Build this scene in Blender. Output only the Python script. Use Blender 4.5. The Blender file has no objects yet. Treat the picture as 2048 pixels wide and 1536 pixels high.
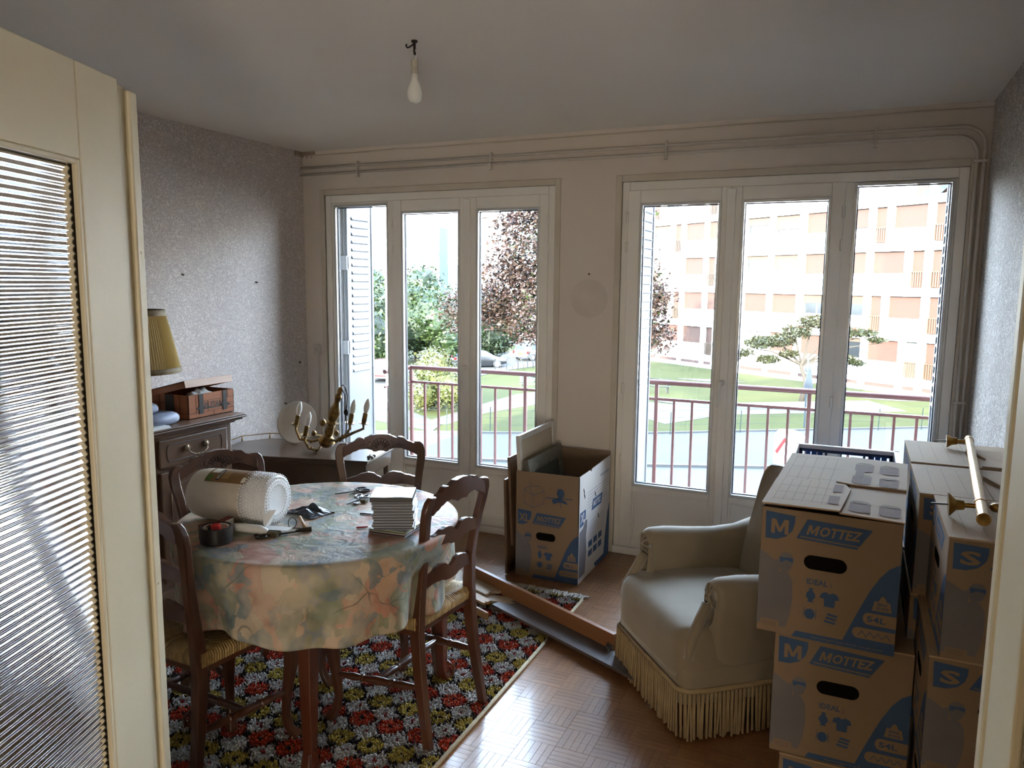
import bpy, math, random
from math import pi, sin, cos, radians, sqrt, atan2
from mathutils import Vector, Matrix, noise
random.seed(7)
S = bpy.context.scene
COL = S.collection

# ------------------------------------------------------------------ camera
YAW, PIT, ROL, FPX, CAMH = radians(23.984), radians(7.482), radians(0.554), 1538.0, 1.62
_f = Vector((-sin(YAW)*cos(PIT), cos(YAW)*cos(PIT), -sin(PIT)))
_r0 = Vector((cos(YAW), sin(YAW), 0)); _u0 = _r0.cross(_f)
_r = _r0*cos(ROL)+_u0*sin(ROL); _u = _u0*cos(ROL)-_r0*sin(ROL)
cam = bpy.data.cameras.new('camera'); camo = bpy.data.objects.new('camera', cam); COL.objects.link(camo)
cam.sensor_width = 36; cam.lens = FPX/2048*36; cam.clip_start = 0.05; cam.clip_end = 900
m = Matrix((( _r.x, _u.x, -_f.x, 0), (_r.y, _u.y, -_f.y, 0), (_r.z, _u.z, -_f.z, CAMH), (0, 0, 0, 1)))
camo.matrix_world = m
S.camera = camo

def ray(px, py):
    return _r*((px-1024)/FPX) - _u*((py-768)/FPX) + _f
def atY(px, py, Y):
    d = ray(px, py); t = Y/d.y; return Vector((0, 0, CAMH))+d*t
def atZ(px, py, Z):
    d = ray(px, py); t = (Z-CAMH)/d.z; return Vector((0, 0, CAMH))+d*t

# ------------------------------------------------------------------ world, sun, added hall fill lights, exposure
SKY_STRENGTH, SUN_STRENGTH, HALL_W, HALL_BOUNCE_W, EXPO = 14.5, 26.0, 30.0, 55.0, 1.6
w = bpy.data.worlds.new('sky'); S.world = w; w.use_nodes = True
nt = w.node_tree; nt.nodes.clear()
tc = nt.nodes.new('ShaderNodeTexCoord'); sx = nt.nodes.new('ShaderNodeSeparateXYZ')
rmp = nt.nodes.new('ShaderNodeValToRGB'); bg = nt.nodes.new('ShaderNodeBackground'); ow = nt.nodes.new('ShaderNodeOutputWorld')
nt.links.new(tc.outputs['Generated'], sx.inputs[0]); nt.links.new(sx.outputs['Z'], rmp.inputs[0])
nt.links.new(rmp.outputs[0], bg.inputs[0]); nt.links.new(bg.outputs[0], ow.inputs[0])
e = rmp.color_ramp.elements
e[0].position = 0.0; e[0].color = (0.84, 0.92, 1.0, 1)
e[1].position = 0.9; e[1].color = (0.42, 0.56, 0.84, 1)
k = e.new(0.25); k.color = (0.68, 0.81, 1.0, 1)
bg.inputs['Strength'].default_value = SKY_STRENGTH
sun = bpy.data.lights.new('sun', 'SUN'); suno = bpy.data.objects.new('sun', sun); COL.objects.link(suno)
sun.energy = SUN_STRENGTH; sun.angle = radians(0.53); sun.color = (1.0, 0.93, 0.80)
_el = radians(19); _az = radians(1.5)
_sd = Vector((sin(_az)*cos(_el), cos(_az)*cos(_el), -sin(_el)))      # direction the light travels
suno.rotation_euler = _sd.to_track_quat('-Z', 'Y').to_euler()
hl = bpy.data.lights.new('hall_fill_light', 'AREA'); hlo = bpy.data.objects.new('hall_fill_light', hl); COL.objects.link(hlo)  # added fill low in the hall, aimed up to brighten ceiling and walls
hl.shape = 'RECTANGLE'; hl.size = 1.1; hl.size_y = 1.1; hl.energy = HALL_W; hl.color = (1.0, 0.88, 0.72)
hlo.location = (1.05, -2.2, 0.55); hlo.rotation_euler = Vector((-1.0, 1.75, 0.75)).to_track_quat('-Z', 'Y').to_euler()
h2 = bpy.data.lights.new('hall_bounce_fill', 'AREA'); h2o = bpy.data.objects.new('hall_bounce_fill', h2); COL.objects.link(h2o)  # added fill bounced off the hall's end wall; no window there
h2.shape = 'RECTANGLE'; h2.size = 2.6; h2.size_y = 1.9; h2.energy = HALL_BOUNCE_W; h2.color = (1.0, 0.90, 0.78)
h2o.location = (-0.5, -5.2, 1.45); h2o.rotation_euler = (radians(-90), 0, 0)
S.view_settings.view_transform = 'Standard'; S.view_settings.look = 'None'
S.view_settings.gamma = 1.0; S.view_settings.use_curve_mapping = False
S.view_settings.exposure = EXPO
S.cycles.use_denoising = True
S.cycles.max_bounces = 9; S.cycles.diffuse_bounces = 5; S.cycles.glossy_bounces = 3; S.cycles.transmission_bounces = 6
S.cycles.transparent_max_bounces = 12; S.cycles.caustics_reflective = False; S.cycles.caustics_refractive = False
S.cycles.sample_clamp_indirect = 6.0

# ------------------------------------------------------------------ materials
def lin(c):
    return tuple(((v/255)/12.92 if v/255 <= 0.04045 else ((v/255+0.055)/1.055)**2.4) for v in c)
MATS = {}
def mat(name, rgb, rough=0.6, metal=0.0, rgb2=None, scale=8.0, detail=3.0, bump=0.0, bscale=None, stretch=(1, 1, 1), spec=0.5,
        alpha=None, trans=0.0, coat=0.0, sheen=0.0, emit=0.0, contrast=0.25, rnd=0.0, coord='Object', ior=1.45, sub=0.0):
    """principled material: noise between rgb and rgb2, optional bump, optional per-object / per-island brightness change"""
    M = bpy.data.materials.new(name); M.use_nodes = True; MATS[name] = M
    N = M.node_tree; L = N.links; B = N.nodes['Principled BSDF']
    c1 = lin(rgb)
    B.inputs['Roughness'].default_value = rough; B.inputs['Metallic'].default_value = metal
    B.inputs['Specular IOR Level'].default_value = spec; B.inputs['IOR'].default_value = ior
    B.inputs['Coat Weight'].default_value = coat; B.inputs['Coat Roughness'].default_value = 0.12
    B.inputs['Sheen Weight'].default_value = sheen; B.inputs['Transmission Weight'].default_value = trans
    if sub: B.inputs['Subsurface Weight'].default_value = sub
    if emit: B.inputs['Emission Color'].default_value = c1+(1,); B.inputs['Emission Strength'].default_value = emit
    T = N.nodes.new('ShaderNodeTexCoord'); MP = N.nodes.new('ShaderNodeMapping'); MP.inputs['Scale'].default_value = stretch
    L.new(T.outputs[coord], MP.inputs[0])
    NZ = N.nodes.new('ShaderNodeTexNoise'); NZ.inputs['Scale'].default_value = scale; NZ.inputs['Detail'].default_value = detail
    L.new(MP.outputs[0], NZ.inputs[0])
    RP = N.nodes.new('ShaderNodeValToRGB'); RP.color_ramp.elements[0].position = 0.5-contrast; RP.color_ramp.elements[1].position = 0.5+contrast
    c2 = lin(rgb2) if rgb2 else tuple(v*0.9 for v in c1)
    RP.color_ramp.elements[0].color = c1+(1,); RP.color_ramp.elements[1].color = c2+(1,)
    L.new(NZ.outputs[0], RP.inputs[0]); out = RP.outputs[0]
    if rnd:
        OI = N.nodes.new('ShaderNodeObjectInfo'); GI = N.nodes.new('ShaderNodeNewGeometry')
        AD = N.nodes.new('ShaderNodeMath'); AD.operation = 'ADD'; L.new(OI.outputs['Random'], AD.inputs[0]); L.new(GI.outputs['Random Per Island'], AD.inputs[1])
        FR = N.nodes.new('ShaderNodeMath'); FR.operation = 'FRACT'; L.new(AD.outputs[0], FR.inputs[0])
        MR = N.nodes.new('ShaderNodeMapRange'); MR.inputs[3].default_value = 1-rnd; MR.inputs[4].default_value = 1+rnd; L.new(FR.outputs[0], MR.inputs[0])
        HV = N.nodes.new('ShaderNodeHueSaturation'); L.new(out, HV.inputs['Color']); L.new(MR.outputs[0], HV.inputs['Value']); out = HV.outputs[0]
    L.new(out, B.inputs['Base Color'])
    if bump:
        BN = N.nodes.new('ShaderNodeTexNoise'); BN.inputs['Scale'].default_value = bscale or scale*6; BN.inputs['Detail'].default_value = 4
        L.new(MP.outputs[0], BN.inputs[0])
        BP = N.nodes.new('ShaderNodeBump'); BP.inputs['Strength'].default_value = bump; BP.inputs['Distance'].default_value = 0.01
        L.new(BN.outputs[0], BP.inputs['Height']); L.new(BP.outputs[0], B.inputs['Normal'])
    return M
def nodes(M): return M.node_tree, M.node_tree.links, M.node_tree.nodes['Principled BSDF']

OUTK = 0.070                                  # ground, foliage and paint outdoors reflect little; their colours are given as seen in daylight
def omat(name, rgb, *a, rgb2=None, K=OUTK, **k):
    def s_(c): return tuple(255*(12.92*v if v <= .0031308 else 1.055*v**(1/2.4)-.055) for v in [x*K for x in lin(c)])
    return mat(name, s_(rgb), *a, rgb2=s_(rgb2) if rgb2 else None, **k)
# ------------------------------------------------------------------ mesh builder
class MB:
    def __init__(s): s.v = []; s.f = []; s.mi = []; s.cur = 0
    def add(s, vs, fs, M=None):
        b = len(s.v)
        s.v += [tuple(M @ Vector(p)) if M is not None else tuple(p) for p in vs]
        for f in fs: s.f.append(tuple(i+b for i in f)); s.mi.append(s.cur)
        return s
    def box(s, a, b, M=None):
        x0, y0, z0 = a; x1, y1, z1 = b
        return s.add([(x0,y0,z0),(x1,y0,z0),(x1,y1,z0),(x0,y1,z0),(x0,y0,z1),(x1,y0,z1),(x1,y1,z1),(x0,y1,z1)],
                     [(3,2,1,0),(4,5,6,7),(0,1,5,4),(1,2,6,5),(2,3,7,6),(3,0,4,7)], M)
    def loft(s, rings, cap=True, M=None, close=True):
        n = len(rings[0]); vs = [p for r in rings for p in r]; fs = []
        for i in range(len(rings)-1):
            for j in range(n if close else n-1):
                k = (j+1) % n; fs.append((i*n+j, i*n+k, (i+1)*n+k, (i+1)*n+j))
        if cap: fs.append(tuple(range(n))[::-1]); fs.append(tuple(range((len(rings)-1)*n, len(rings)*n)))
        return s.add(vs, fs, M)
    def lathe(s, prof, n=16, M=None, cap=True):
        return s.loft([[(r*cos(2*pi*j/n), r*sin(2*pi*j/n), z) for j in range(n)] for r, z in prof], cap, M)
    def tube(s, pts, r, n=8, cap=True, M=None, flat=1.0):
        pts = [Vector(p) for p in pts]; rs = r if isinstance(r, (list, tuple)) else [r]*len(pts); rings = []; up = None
        for i, p in enumerate(pts):
            t = (pts[min(i+1, len(pts)-1)]-pts[max(i-1, 0)]).normalized()
            if up is None: up = Vector((0, 0, 1)) if abs(t.z) < 0.9 else Vector((1, 0, 0))
            a = t.cross(up).normalized(); up = a.cross(t).normalized()
            rings.append([p+a*(rs[i]*cos(2*pi*j/n))+up*(rs[i]*flat*sin(2*pi*j/n)) for j in range(n)])
        return s.loft(rings, cap, M)
    def prism(s, poly, t0, t1, ax='y', M=None):
        """2D outline extruded along an axis; ax y: (x,z) outline, x: (y,z), z: (x,y)"""
        def P(a, b, t): return {'y': (a, t, b), 'x': (t, a, b), 'z': (a, b, t)}[ax]
        n = len(poly); vs = [P(a, b, t0) for a, b in poly]+[P(a, b, t1) for a, b in poly]
        fs = [tuple(range(n))[::-1], tuple(range(n, 2*n))]+[(i, (i+1) % n, n+(i+1) % n, n+i) for i in range(n)]
        return s.add(vs, fs, M)
    def strip(s, top, bot, t0, t1, ax='y', M=None, bow=None):
        """board between two polylines of the same length, extruded; safe for concave shapes; bow(a) shifts the depth"""
        def P(a, b, t):
            t += bow(a) if bow else 0
            return {'y': (a, t, b), 'x': (t, a, b), 'z': (a, b, t)}[ax]
        rings = [[P(top[i][0], top[i][1], t0), P(top[i][0], top[i][1], t1), P(bot[i][0], bot[i][1], t1), P(bot[i][0], bot[i][1], t0)] for i in range(len(top))]
        return s.loft(rings, True, M)
    def sweep(s, path, M=None):
        """rectangular section path: (x,y,z,wx,wy)"""
        return s.loft([[(x-a/2, y-b/2, z), (x+a/2, y-b/2, z), (x+a/2, y+b/2, z), (x-a/2, y+b/2, z)] for x, y, z, a, b in path], True, M)
    def sphere(s, c, r, n=12, m=8, sc=(1, 1, 1), M=None):
        rings = []
        for i in range(1, m):
            t = pi*i/m; rings.append([(c[0]+r*sc[0]*sin(t)*cos(2*pi*j/n), c[1]+r*sc[1]*sin(t)*sin(2*pi*j/n), c[2]-r*sc[2]*cos(t)) for j in range(n)])
        return s.loft(rings, True, M)
    def grid(s, nu, nv, fn, M=None, loopu=False):
        vs = [fn(i/(nu if loopu else nu-1), j/(nv-1)) for j in range(nv) for i in range(nu)]; fs = []
        for j in range(nv-1):
            for i in range(nu if loopu else nu-1):
                k = (i+1) % nu; fs.append((j*nu+i, j*nu+k, (j+1)*nu+k, (j+1)*nu+i))
        return s.add(vs, fs, M)
    def mesh(s, name, mats, smooth=False):
        me = bpy.data.meshes.new(name); me.from_pydata(s.v, [], s.f)
        for m_ in (mats if isinstance(mats, (list, tuple)) else [mats]): me.materials.append(MATS[m_] if isinstance(m_, str) else m_)
        if any(s.mi): me.polygons.foreach_set('material_index', s.mi)
        if smooth: me.polygons.foreach_set('use_smooth', [True]*len(s.f))
        me.update(); return me
    def build(s, name, mats, parent=None, smooth=False, bevel=0.0, loc=None, rot=None, label=None, kind=None, sub=0, autos=False, thick=0):
        o = bpy.data.objects.new(name, s.mesh(name, mats, smooth or autos)); COL.objects.link(o)
        if parent is not None: o.parent = parent
        if loc is not None: o.location = loc
        if rot is not None: o.rotation_euler = rot if isinstance(rot, (tuple, list)) else (0, 0, rot)
        if thick: md = o.modifiers.new('s', 'SOLIDIFY'); md.thickness = thick
        if bevel: md = o.modifiers.new('b', 'BEVEL'); md.width = bevel; md.segments = 2; md.limit_method = 'ANGLE'; md.angle_limit = radians(40)
        if sub: md = o.modifiers.new('u', 'SUBSURF'); md.levels = sub; md.render_levels = sub
        if autos: o.data.set_sharp_from_angle(angle=radians(38))
        if label: o['label'] = label
        if kind: o['kind'] = kind
        return o
def thing(name, label, cat, loc=(0, 0, 0), rz=0.0, group=None, rot=None):
    o = bpy.data.objects.new(name, None); COL.objects.link(o); o.empty_display_size = 0.1
    o.location = loc; o.rotation_euler = rot if rot else (0, 0, rz); o['label'] = label; o['category'] = cat
    if group: o['group'] = group
    return o
def tag(o, label, cat, group=None):
    o['label'] = label; o['category'] = cat
    if group: o['group'] = group
    return o
def copytree(root, loc, rz, label, group=None):
    r = root.copy(); COL.objects.link(r); r.location = loc; r.rotation_euler = (0, 0, rz); r['label'] = label
    if group: r['group'] = group
    for ch in list(root.children):
        c = ch.copy(); COL.objects.link(c); c.parent = r
        for g in ch.children:
            d = g.copy(); COL.objects.link(d); d.parent = c
    return r
def T(x, y, z, rz=0, rx=0, ry=0): return Matrix.Translation((x, y, z)) @ Matrix.Rotation(rz, 4, 'Z') @ Matrix.Rotation(ry, 4, 'Y') @ Matrix.Rotation(rx, 4, 'X')
def box(name, a, b, m_, parent=None, bevel=0.0, kind=None, **k): return MB().box(a, b).build(name, m_, parent, bevel=bevel, kind=kind, **k)
def struct(name, a, b, m_, bevel=0.0): return box(name, a, b, m_, None, bevel, 'structure')
MGLYPH = [(0,0),(.22,0),(.22,.60),(.41,.14),(.59,.14),(.78,.60),(.78,0),(1,0),(1,1),(.74,1),(.5,.42),(.26,1),(0,1)]
def text_tris(body, size, shear=0.0, bold=0.0, sx=1.0):
    if body[0] == 'M' and bold:               # heavy M drawn as its own outline, the rest set from the font
        vs, fs = text_tris0(body[1:] or 'I', size, bold, sx); h = max(v[1] for v in vs)
        if len(body) == 1: vs, fs = [], []
        n = len(vs); vs = [(x+h*1.28, y) for x, y in vs]+[(x*h*1.12, y*h) for x, y in MGLYPH]; fs = fs+[tuple(range(n, n+13))]
    else: vs, fs = text_tris0(body, size, bold, sx)
    vs = [(x+shear*y, y) for x, y in vs]; x0 = min(v[0] for v in vs)
    return [(x-x0, y) for x, y in vs], fs
def text_tris0(body, size, bold=0.0, sx=1.0):
    cu = bpy.data.curves.new('t', 'FONT'); cu.body = body; cu.size = size; cu.shear = 0; cu.offset = bold; cu.resolution_u = 2
    ob = bpy.data.objects.new('t', cu); COL.objects.link(ob)
    dg = bpy.context.evaluated_depsgraph_get(); me = bpy.data.meshes.new_from_object(ob.evaluated_get(dg))
    vs = [(v.co.x*sx, v.co.y) for v in me.vertices]; fs = [tuple(p.vertices) for p in me.polygons]
    bpy.data.objects.remove(ob); bpy.data.curves.remove(cu); bpy.data.meshes.remove(me)
    if vs:
        x0 = min(v[0] for v in vs); y0 = min(v[1] for v in vs); vs = [(x-x0, y-y0) for x, y in vs]
    return vs, fs
_TX = {}
def text_fit(body, w, h, **k):
    key = (body, round(w, 4), round(h, 4), tuple(k.items()))
    if key not in _TX:
        vs, fs = text_tris(body, 1.0, **k); W = max(v[0] for v in vs) or 1; H = max(v[1] for v in vs) or 1
        _TX[key] = ([(x*w/W, y*h/H) for x, y in vs], fs)
    return _TX[key]
# ------------------------------------------------------------------ room materials
mat('ceiling_paint', (232, 227, 218), 0.9, rgb2=(226, 220, 210), scale=1.2, bump=0.05, bscale=40)
mat('wall_paint', (214, 205, 196), 0.85, rgb2=(206, 196, 185), scale=1.4, bump=0.06, bscale=60)
mat('door_cream', (214, 204, 178), 0.42, rgb2=(206, 195, 168), scale=3, bump=0.05, bscale=45)
mat('window_white', (234, 231, 224), 0.38, rgb2=(228, 225, 218), scale=4)
mat('window_bead', (205, 207, 206), 0.3, metal=0.25)
mat('gasket', (40, 42, 52), 0.5)
mat('pipe_paint', (205, 198, 188), 0.4)
mat('trim_paint', (200, 192, 178), 0.6, rgb2=(190, 180, 165), scale=6)
mat('stain', (140, 125, 108), 0.95, rgb2=(170, 155, 138), scale=30)
mat('metal_dark', (62, 54, 44), 0.45, metal=0.7)
mat('metal_grey', (150, 150, 150), 0.3, metal=0.9)
mat('plaster_hall', (232, 226, 212), 0.9)
# wallpaper: short pale squiggles on a slightly darker ground
def wallpaper(name, base, mark):
    M = mat(name, base, 0.7, spec=0.25); N, L, B = nodes(M)
    T_ = N.nodes.new('ShaderNodeTexCoord')
    n1 = N.nodes.new('ShaderNodeTexNoise'); n1.inputs['Scale'].default_value = 42; n1.inputs['Detail'].default_value = 1.5; n1.inputs['Distortion'].default_value = 1.8
    L.new(T_.outputs['Object'], n1.inputs[0])
    s1 = N.nodes.new('ShaderNodeMath'); s1.operation = 'SUBTRACT'; s1.inputs[1].default_value = 0.5; L.new(n1.outputs[0], s1.inputs[0])
    a1 = N.nodes.new('ShaderNodeMath'); a1.operation = 'ABSOLUTE'; L.new(s1.outputs[0], a1.inputs[0])
    r = N.nodes.new('ShaderNodeValToRGB'); r.color_ramp.elements[0].position = 0.012; r.color_ramp.elements[1].position = 0.055
    r.color_ramp.elements[0].color = lin(mark)+(1,); r.color_ramp.elements[1].color = lin(base)+(1,); L.new(a1.outputs[0], r.inputs[0])
    L.new(r.outputs[0], B.inputs['Base Color'])
    bp = N.nodes.new('ShaderNodeBump'); bp.invert = True; bp.inputs['Strength'].default_value = 0.35; bp.inputs['Distance'].default_value = 0.002
    L.new(a1.outputs[0], bp.inputs['Height']); L.new(bp.outputs[0], B.inputs['Normal'])
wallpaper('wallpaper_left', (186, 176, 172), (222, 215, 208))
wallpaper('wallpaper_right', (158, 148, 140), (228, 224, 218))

XL, XR, YW, H = -3.55, 0.54, 4.39, 2.50
Y0 = 0.36                                   # back of the room (door wall)
# ------------------------------------------------------------------ shell of the room
struct('floor', (XL-0.1, Y0-0.12, -0.08), (XR+0.1, YW, -0.012), mat('floor_bed', (96, 72, 48), 0.8))
struct('ceiling', (XL-0.1, Y0-0.12, H), (XR+0.1, YW+0.3, H+0.1), 'ceiling_paint')
struct('wall_left', (XL-0.1, Y0-0.12, 0), (XL, YW+0.3, H), 'wallpaper_left')
struct('wall_right', (XR, Y0-0.12, 0), (XR+0.1, YW+0.3, H), 'wallpaper_right')
W1 = (-3.37, -1.68); W2 = (-1.27, 0.463); WZ = 2.20
m_ = MB(); YO = 4.69
for a, b in ((XL, W1[0]), (W1[1], W2[0]), (W2[1], XR)): m_.box((a, YW, 0), (b, YO, H))
for a, b in (W1, W2): m_.box((a, YW, WZ), (b, YO, H)); m_.box((a, YW, -0.08), (b, YO, 0.03))
m_.build('wall_window', 'wall_paint', kind='structure')
# wall behind the camera with the doorway
DX0, DX1 = -1.28, 0.265
m_ = MB(); m_.box((XL, Y0-0.12, 0), (DX0, Y0, H)); m_.box((DX1, Y0-0.12, 0), (XR, Y0, H)); m_.box((DX0, Y0-0.12, 2.08), (DX1, Y0, H))
m_.build('wall_back', 'wallpaper_left', kind='structure')
# hallway round the camera
struct('floor_hall', (-2.2, -7.5, -0.08), (1.2, Y0-0.12, 0), 'floor_bed')
struct('ceiling_hall', (-2.2, -7.5, H), (1.2, Y0-0.12, H+0.1), 'ceiling_paint')
struct('wall_hall_left', (-2.3, -7.5, 0), (-2.2, Y0-0.12, H), 'plaster_hall')
struct('wall_hall_right', (1.2, -7.5, 0), (1.3, Y0-0.12, H), 'plaster_hall')
struct('wall_hall_back', (-2.3, -7.6, 0), (1.3, -7.5, H), 'plaster_hall')
# coving line, stain and baseboards on the window wall
m_ = MB(); n = 40; pts = []
for i in range(n+1):
    x = XL+(XR-XL)*i/n; pts.append((x, YW-0.004, H-0.03+0.004*noise.noise(Vector((x*3, 0, 0)))))
m_.tube(pts, 0.006, 5); m_.build('trim_3', 'trim_paint', kind='structure')
m_ = MB(); m_.grid(14, 3, lambda u, v: (XL+0.002+0.11*u, YW-0.003-0.012*v*(1-u), H-0.002-0.045*v*(0.75+0.25*sin(u*19))));
m_.grid(8, 3, lambda u, v: (XL+0.003, YW-0.09*u, H-0.002-0.04*v*(0.8+0.2*sin(u*23)))); m_.build('trim_4', 'stain', kind='structure')
struct('baseboard_back', (W1[1], YW-0.014, 0), (W2[0], YW, 0.085), 'trim_paint', 0.003)
struct('baseboard_left', (XL, Y0, 0), (XL+0.014, YW, 0.085), 'trim_paint', 0.003)
struct('baseboard_right', (XR-0.014, Y0, 0), (XR, YW, 0.085), 'trim_paint', 0.003)
struct('trim_5', (W1[0], YW-0.02, 0), (W1[1], YW, 0.045), 'window_white', 0.004)
struct('trim_6', (W2[0], YW-0.02, 0), (W2[1], YW, 0.045), 'window_white', 0.004)
# painted pipes along the top of the window wall, turning down at the right-hand corner
def pipe(label, z, xe, r, R, off):
    p = [(XL, off, z), (xe-R, off, z)]
    for i in range(1, 9): a = pi/2*i/8; p.append((xe-R+R*sin(a), off, z-R+R*cos(a)))
    p.append((xe, off, 0.02)); 
    return tag(MB().tube(p, r, 10).build('heating_pipe', 'pipe_paint', smooth=True), label, 'pipe')
pa = pipe('upper of the two white heating pipes running above both windows', 2.386, 0.513, 0.0085, 0.10, YW-0.022)
pb = pipe('lower of the two white heating pipes running above both windows', 2.342, 0.484, 0.0085, 0.09, YW-0.022)
for i, x in enumerate((-3.08, -2.10, -1.02, 0.035)):
    m_ = MB(); m_.tube([(x, YW, 2.41), (x, YW-0.03, 2.41), (x, YW-0.034, 2.32)], 0.004, 6); m_.box((x-0.008, YW-0.034, 2.31), (x+0.008, YW-0.01, 2.33)); m_.box((x-0.008, YW-0.034, 2.362), (x+0.008, YW-0.01, 2.37))
    c = m_.build('pipe_clip', 'pipe_paint'); tag(c, 'small white clip holding the two pipes, '+('first from the left corner', 'above the left french window', 'above the left leaf of the right french window', 'above the fixed pane of the right french window')[i], 'clip', 'clips on the heating pipes')
for i, z in enumerate((2.22, 1.05, 0.82)):
    m_ = MB(); m_.box((0.47, YW-0.035, z-0.006), (0.526, YW, z+0.006)); tag(m_.build('pipe_clip', 'pipe_paint'), 'clip on the pipes running down the right corner, '+('near the ceiling bend', 'at railing height', 'just above the boxes')[i], 'clip', 'clips on the heating pipes')

# ------------------------------------------------------------------ french windows
MG = bpy.data.materials.new('window_glass'); MATS['window_glass'] = MG; MG.use_nodes = True
N = MG.node_tree; N.nodes.clear(); o_ = N.nodes.new('ShaderNodeOutputMaterial'); mx = N.nodes.new('ShaderNodeMixShader'); tr = N.nodes.new('ShaderNodeBsdfTransparent'); gl = N.nodes.new('ShaderNodeBsdfGlossy'); fr = N.nodes.new('ShaderNodeFresnel')
gl.inputs['Roughness'].default_value = 0.02; tr.inputs[0].default_value = (0.94, 0.97, 0.97, 1); fr.inputs[0].default_value = 1.35
N.links.new(fr.outputs[0], mx.inputs[0]); N.links.new(tr.outputs[0], mx.inputs[1]); N.links.new(gl.outputs[0], mx.inputs[2]); N.links.new(mx.outputs[0], o_.inputs[0])

YF = 4.395                                   # room side of the frames
def frame(mb, x0, x1, z0, z1, w_, y0, y1, wt=None, wb=None):
    wt = w_ if wt is None else wt; wb = w_ if wb is None else wb
    mb.box((x0, y0, z0), (x0+w_, y1, z1)); mb.box((x1-w_, y0, z0), (x1, y1, z1))
    mb.box((x0+w_, y0, z1-wt), (x1-w_, y1, z1)); mb.box((x0+w_, y0, z0), (x1-w_, y1, z0+wb)); return mb
def bead(par, x0, x1, z0, z1, y):
    m_ = MB(); frame(m_, x0-0.016, x1+0.016, z0-0.018, z1+0.016, 0.016, y-0.012, y+0.012, wb=0.018)
    m_.build('glazing_bead', 'window_bead', par, bevel=0.003)
    g = MB(); frame(g, x0, x1, z0, z1, 0.006, y+0.012, y+0.03); g.build('gasket', 'gasket', par)
    p = MB(); p.box((x0, y+0.018, z0), (x1, y+0.022, z1)); p.build('pane', 'window_glass', par)
def french_window(name, x0, x1, sashes, fixed, mull, outer, label):
    root = bpy.data.objects.new(name, None); COL.objects.link(root); root['kind'] = 'structure'
    m_ = MB(); frame(m_, x0, x1, 0.03, WZ, 0.045, YF, YF+0.06, wt=0.05, wb=0.04); m_.box((mull[0], YF, 0.03), (mull[1], YF+0.06, WZ-0.05))
    m_.build('frame', 'window_white', root, bevel=0.004)
    # fixed part: frame, pane, solid panel below
    fx0, fx1, z1 = fixed; a, b = (mull[1], x1-0.045) if fx0 > mull[0] else (x0+0.045, mull[0])
    f = MB(); 
    f.box((a, YF+0.012, 0.07), (b, YF+0.045, 0.425)); f.box((a, YF+0.012, 0.425), (fx0, YF+0.045, WZ-0.05)); f.box((fx1, YF+0.012, 0.425), (b, YF+0.045, WZ-0.05)); f.box((fx0, YF+0.012, z1), (fx1, YF+0.045, WZ-0.05))
    fo = f.build('fixed_light', 'window_white', root, bevel=0.003); bead(fo, fx0+0.004, fx1-0.004, 0.443, z1-0.006, YF+0.012)
    for i, (ox0, ox1, gx0, gx1) in enumerate(sashes):
        s = MB(); ya, yb = YF-0.012, YF+0.042
        s.box((ox0, ya, 0.05), (gx0-0.014, yb, 2.15)); s.box((gx1+0.014, ya, 0.05), (ox1, yb, 2.15))
        s.box((gx0-0.014, ya, 2.075), (gx1+0.014, yb, 2.15)); s.box((gx0-0.014, ya, 0.39), (gx1+0.014, yb, 0.427)); s.box((gx0-0.014, ya, 0.05), (gx1+0.014, yb, 0.10))
        so = s.build('sash', 'window_white', root, bevel=0.004)
        bead(so, gx0, gx1, 0.443, 2.062, YF-0.004)
        p = MB(); p.box((gx0-0.014, YF+0.006, 0.10), (gx1+0.014, YF+0.03, 0.39)); frame(p, gx0-0.014, gx1+0.014, 0.10, 0.39, 0.012, YF-0.004, YF+0.01)
        p.build('lower_panel', 'window_white', so, bevel=0.002)
        xh = outer[i]
        for z in (1.97, 1.80, 0.98, 0.55):
            h = MB(); h.lathe([(0.006, 0), (0.008, 0.004), (0.008, 0.056), (0.006, 0.06)], 8, T(xh, YF-0.016, z)); h.build('hinge', 'window_white', so, smooth=True)
    xm = sashes[0][1]
    c = MB(); c.box((xm-0.024, YF-0.024, 0.06), (xm+0.024, YF-0.012, 2.14)); c.build('astragal', 'window_white', root, bevel=0.005)
    hd = MB(); hd.lathe([(0.014, 0), (0.016, 0.004), (0.016, 0.012), (0.010, 0.02), (0.008, 0.03)], 12, T(xm-0.004, YF-0.024, 1.08, 0, pi/2))
    hd.tube([(xm-0.004, YF-0.05, 1.085), (xm-0.012, YF-0.06, 1.08), (xm-0.016, YF-0.062, 1.05), (xm-0.018, YF-0.06, 0.98), (xm-0.024, YF-0.05, 0.945)], [0.009, 0.0095, 0.009, 0.0085, 0.007], 8)
    hd.build('handle', 'window_white', root, smooth=True)
    return root
french_window('window_1', W1[0], W1[1], [(-2.825, -2.267, -2.742, -2.336), (-2.267, -1.722, -2.192, -1.792)], (-3.292, -2.876, 2.125), (-2.868, -2.818), (-2.822, -1.72), '')
french_window('window_2', W2[0], W2[1], [(-1.232, -0.655, -1.146, -0.722), (-0.655, -0.088, -0.586, -0.166)], (-0.034, 0.395, 2.135), (-0.098, -0.042), (-1.232, -0.092), '')
for nm, (a, b) in (('trim_1', W1), ('trim_2', W2)):
    m_ = MB(); b2 = min(b+0.035, XR-0.03)
    for q0, q1 in ((a-0.035, a), (b, b2)): m_.box((q0, YW-0.012, 0.03), (q1, YW+0.01, WZ+0.038))
    m_.box((a, YW-0.012, WZ), (b, YW+0.01, WZ+0.038)); m_.build(nm, 'trim_paint', bevel=0.003, kind='structure')

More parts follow.
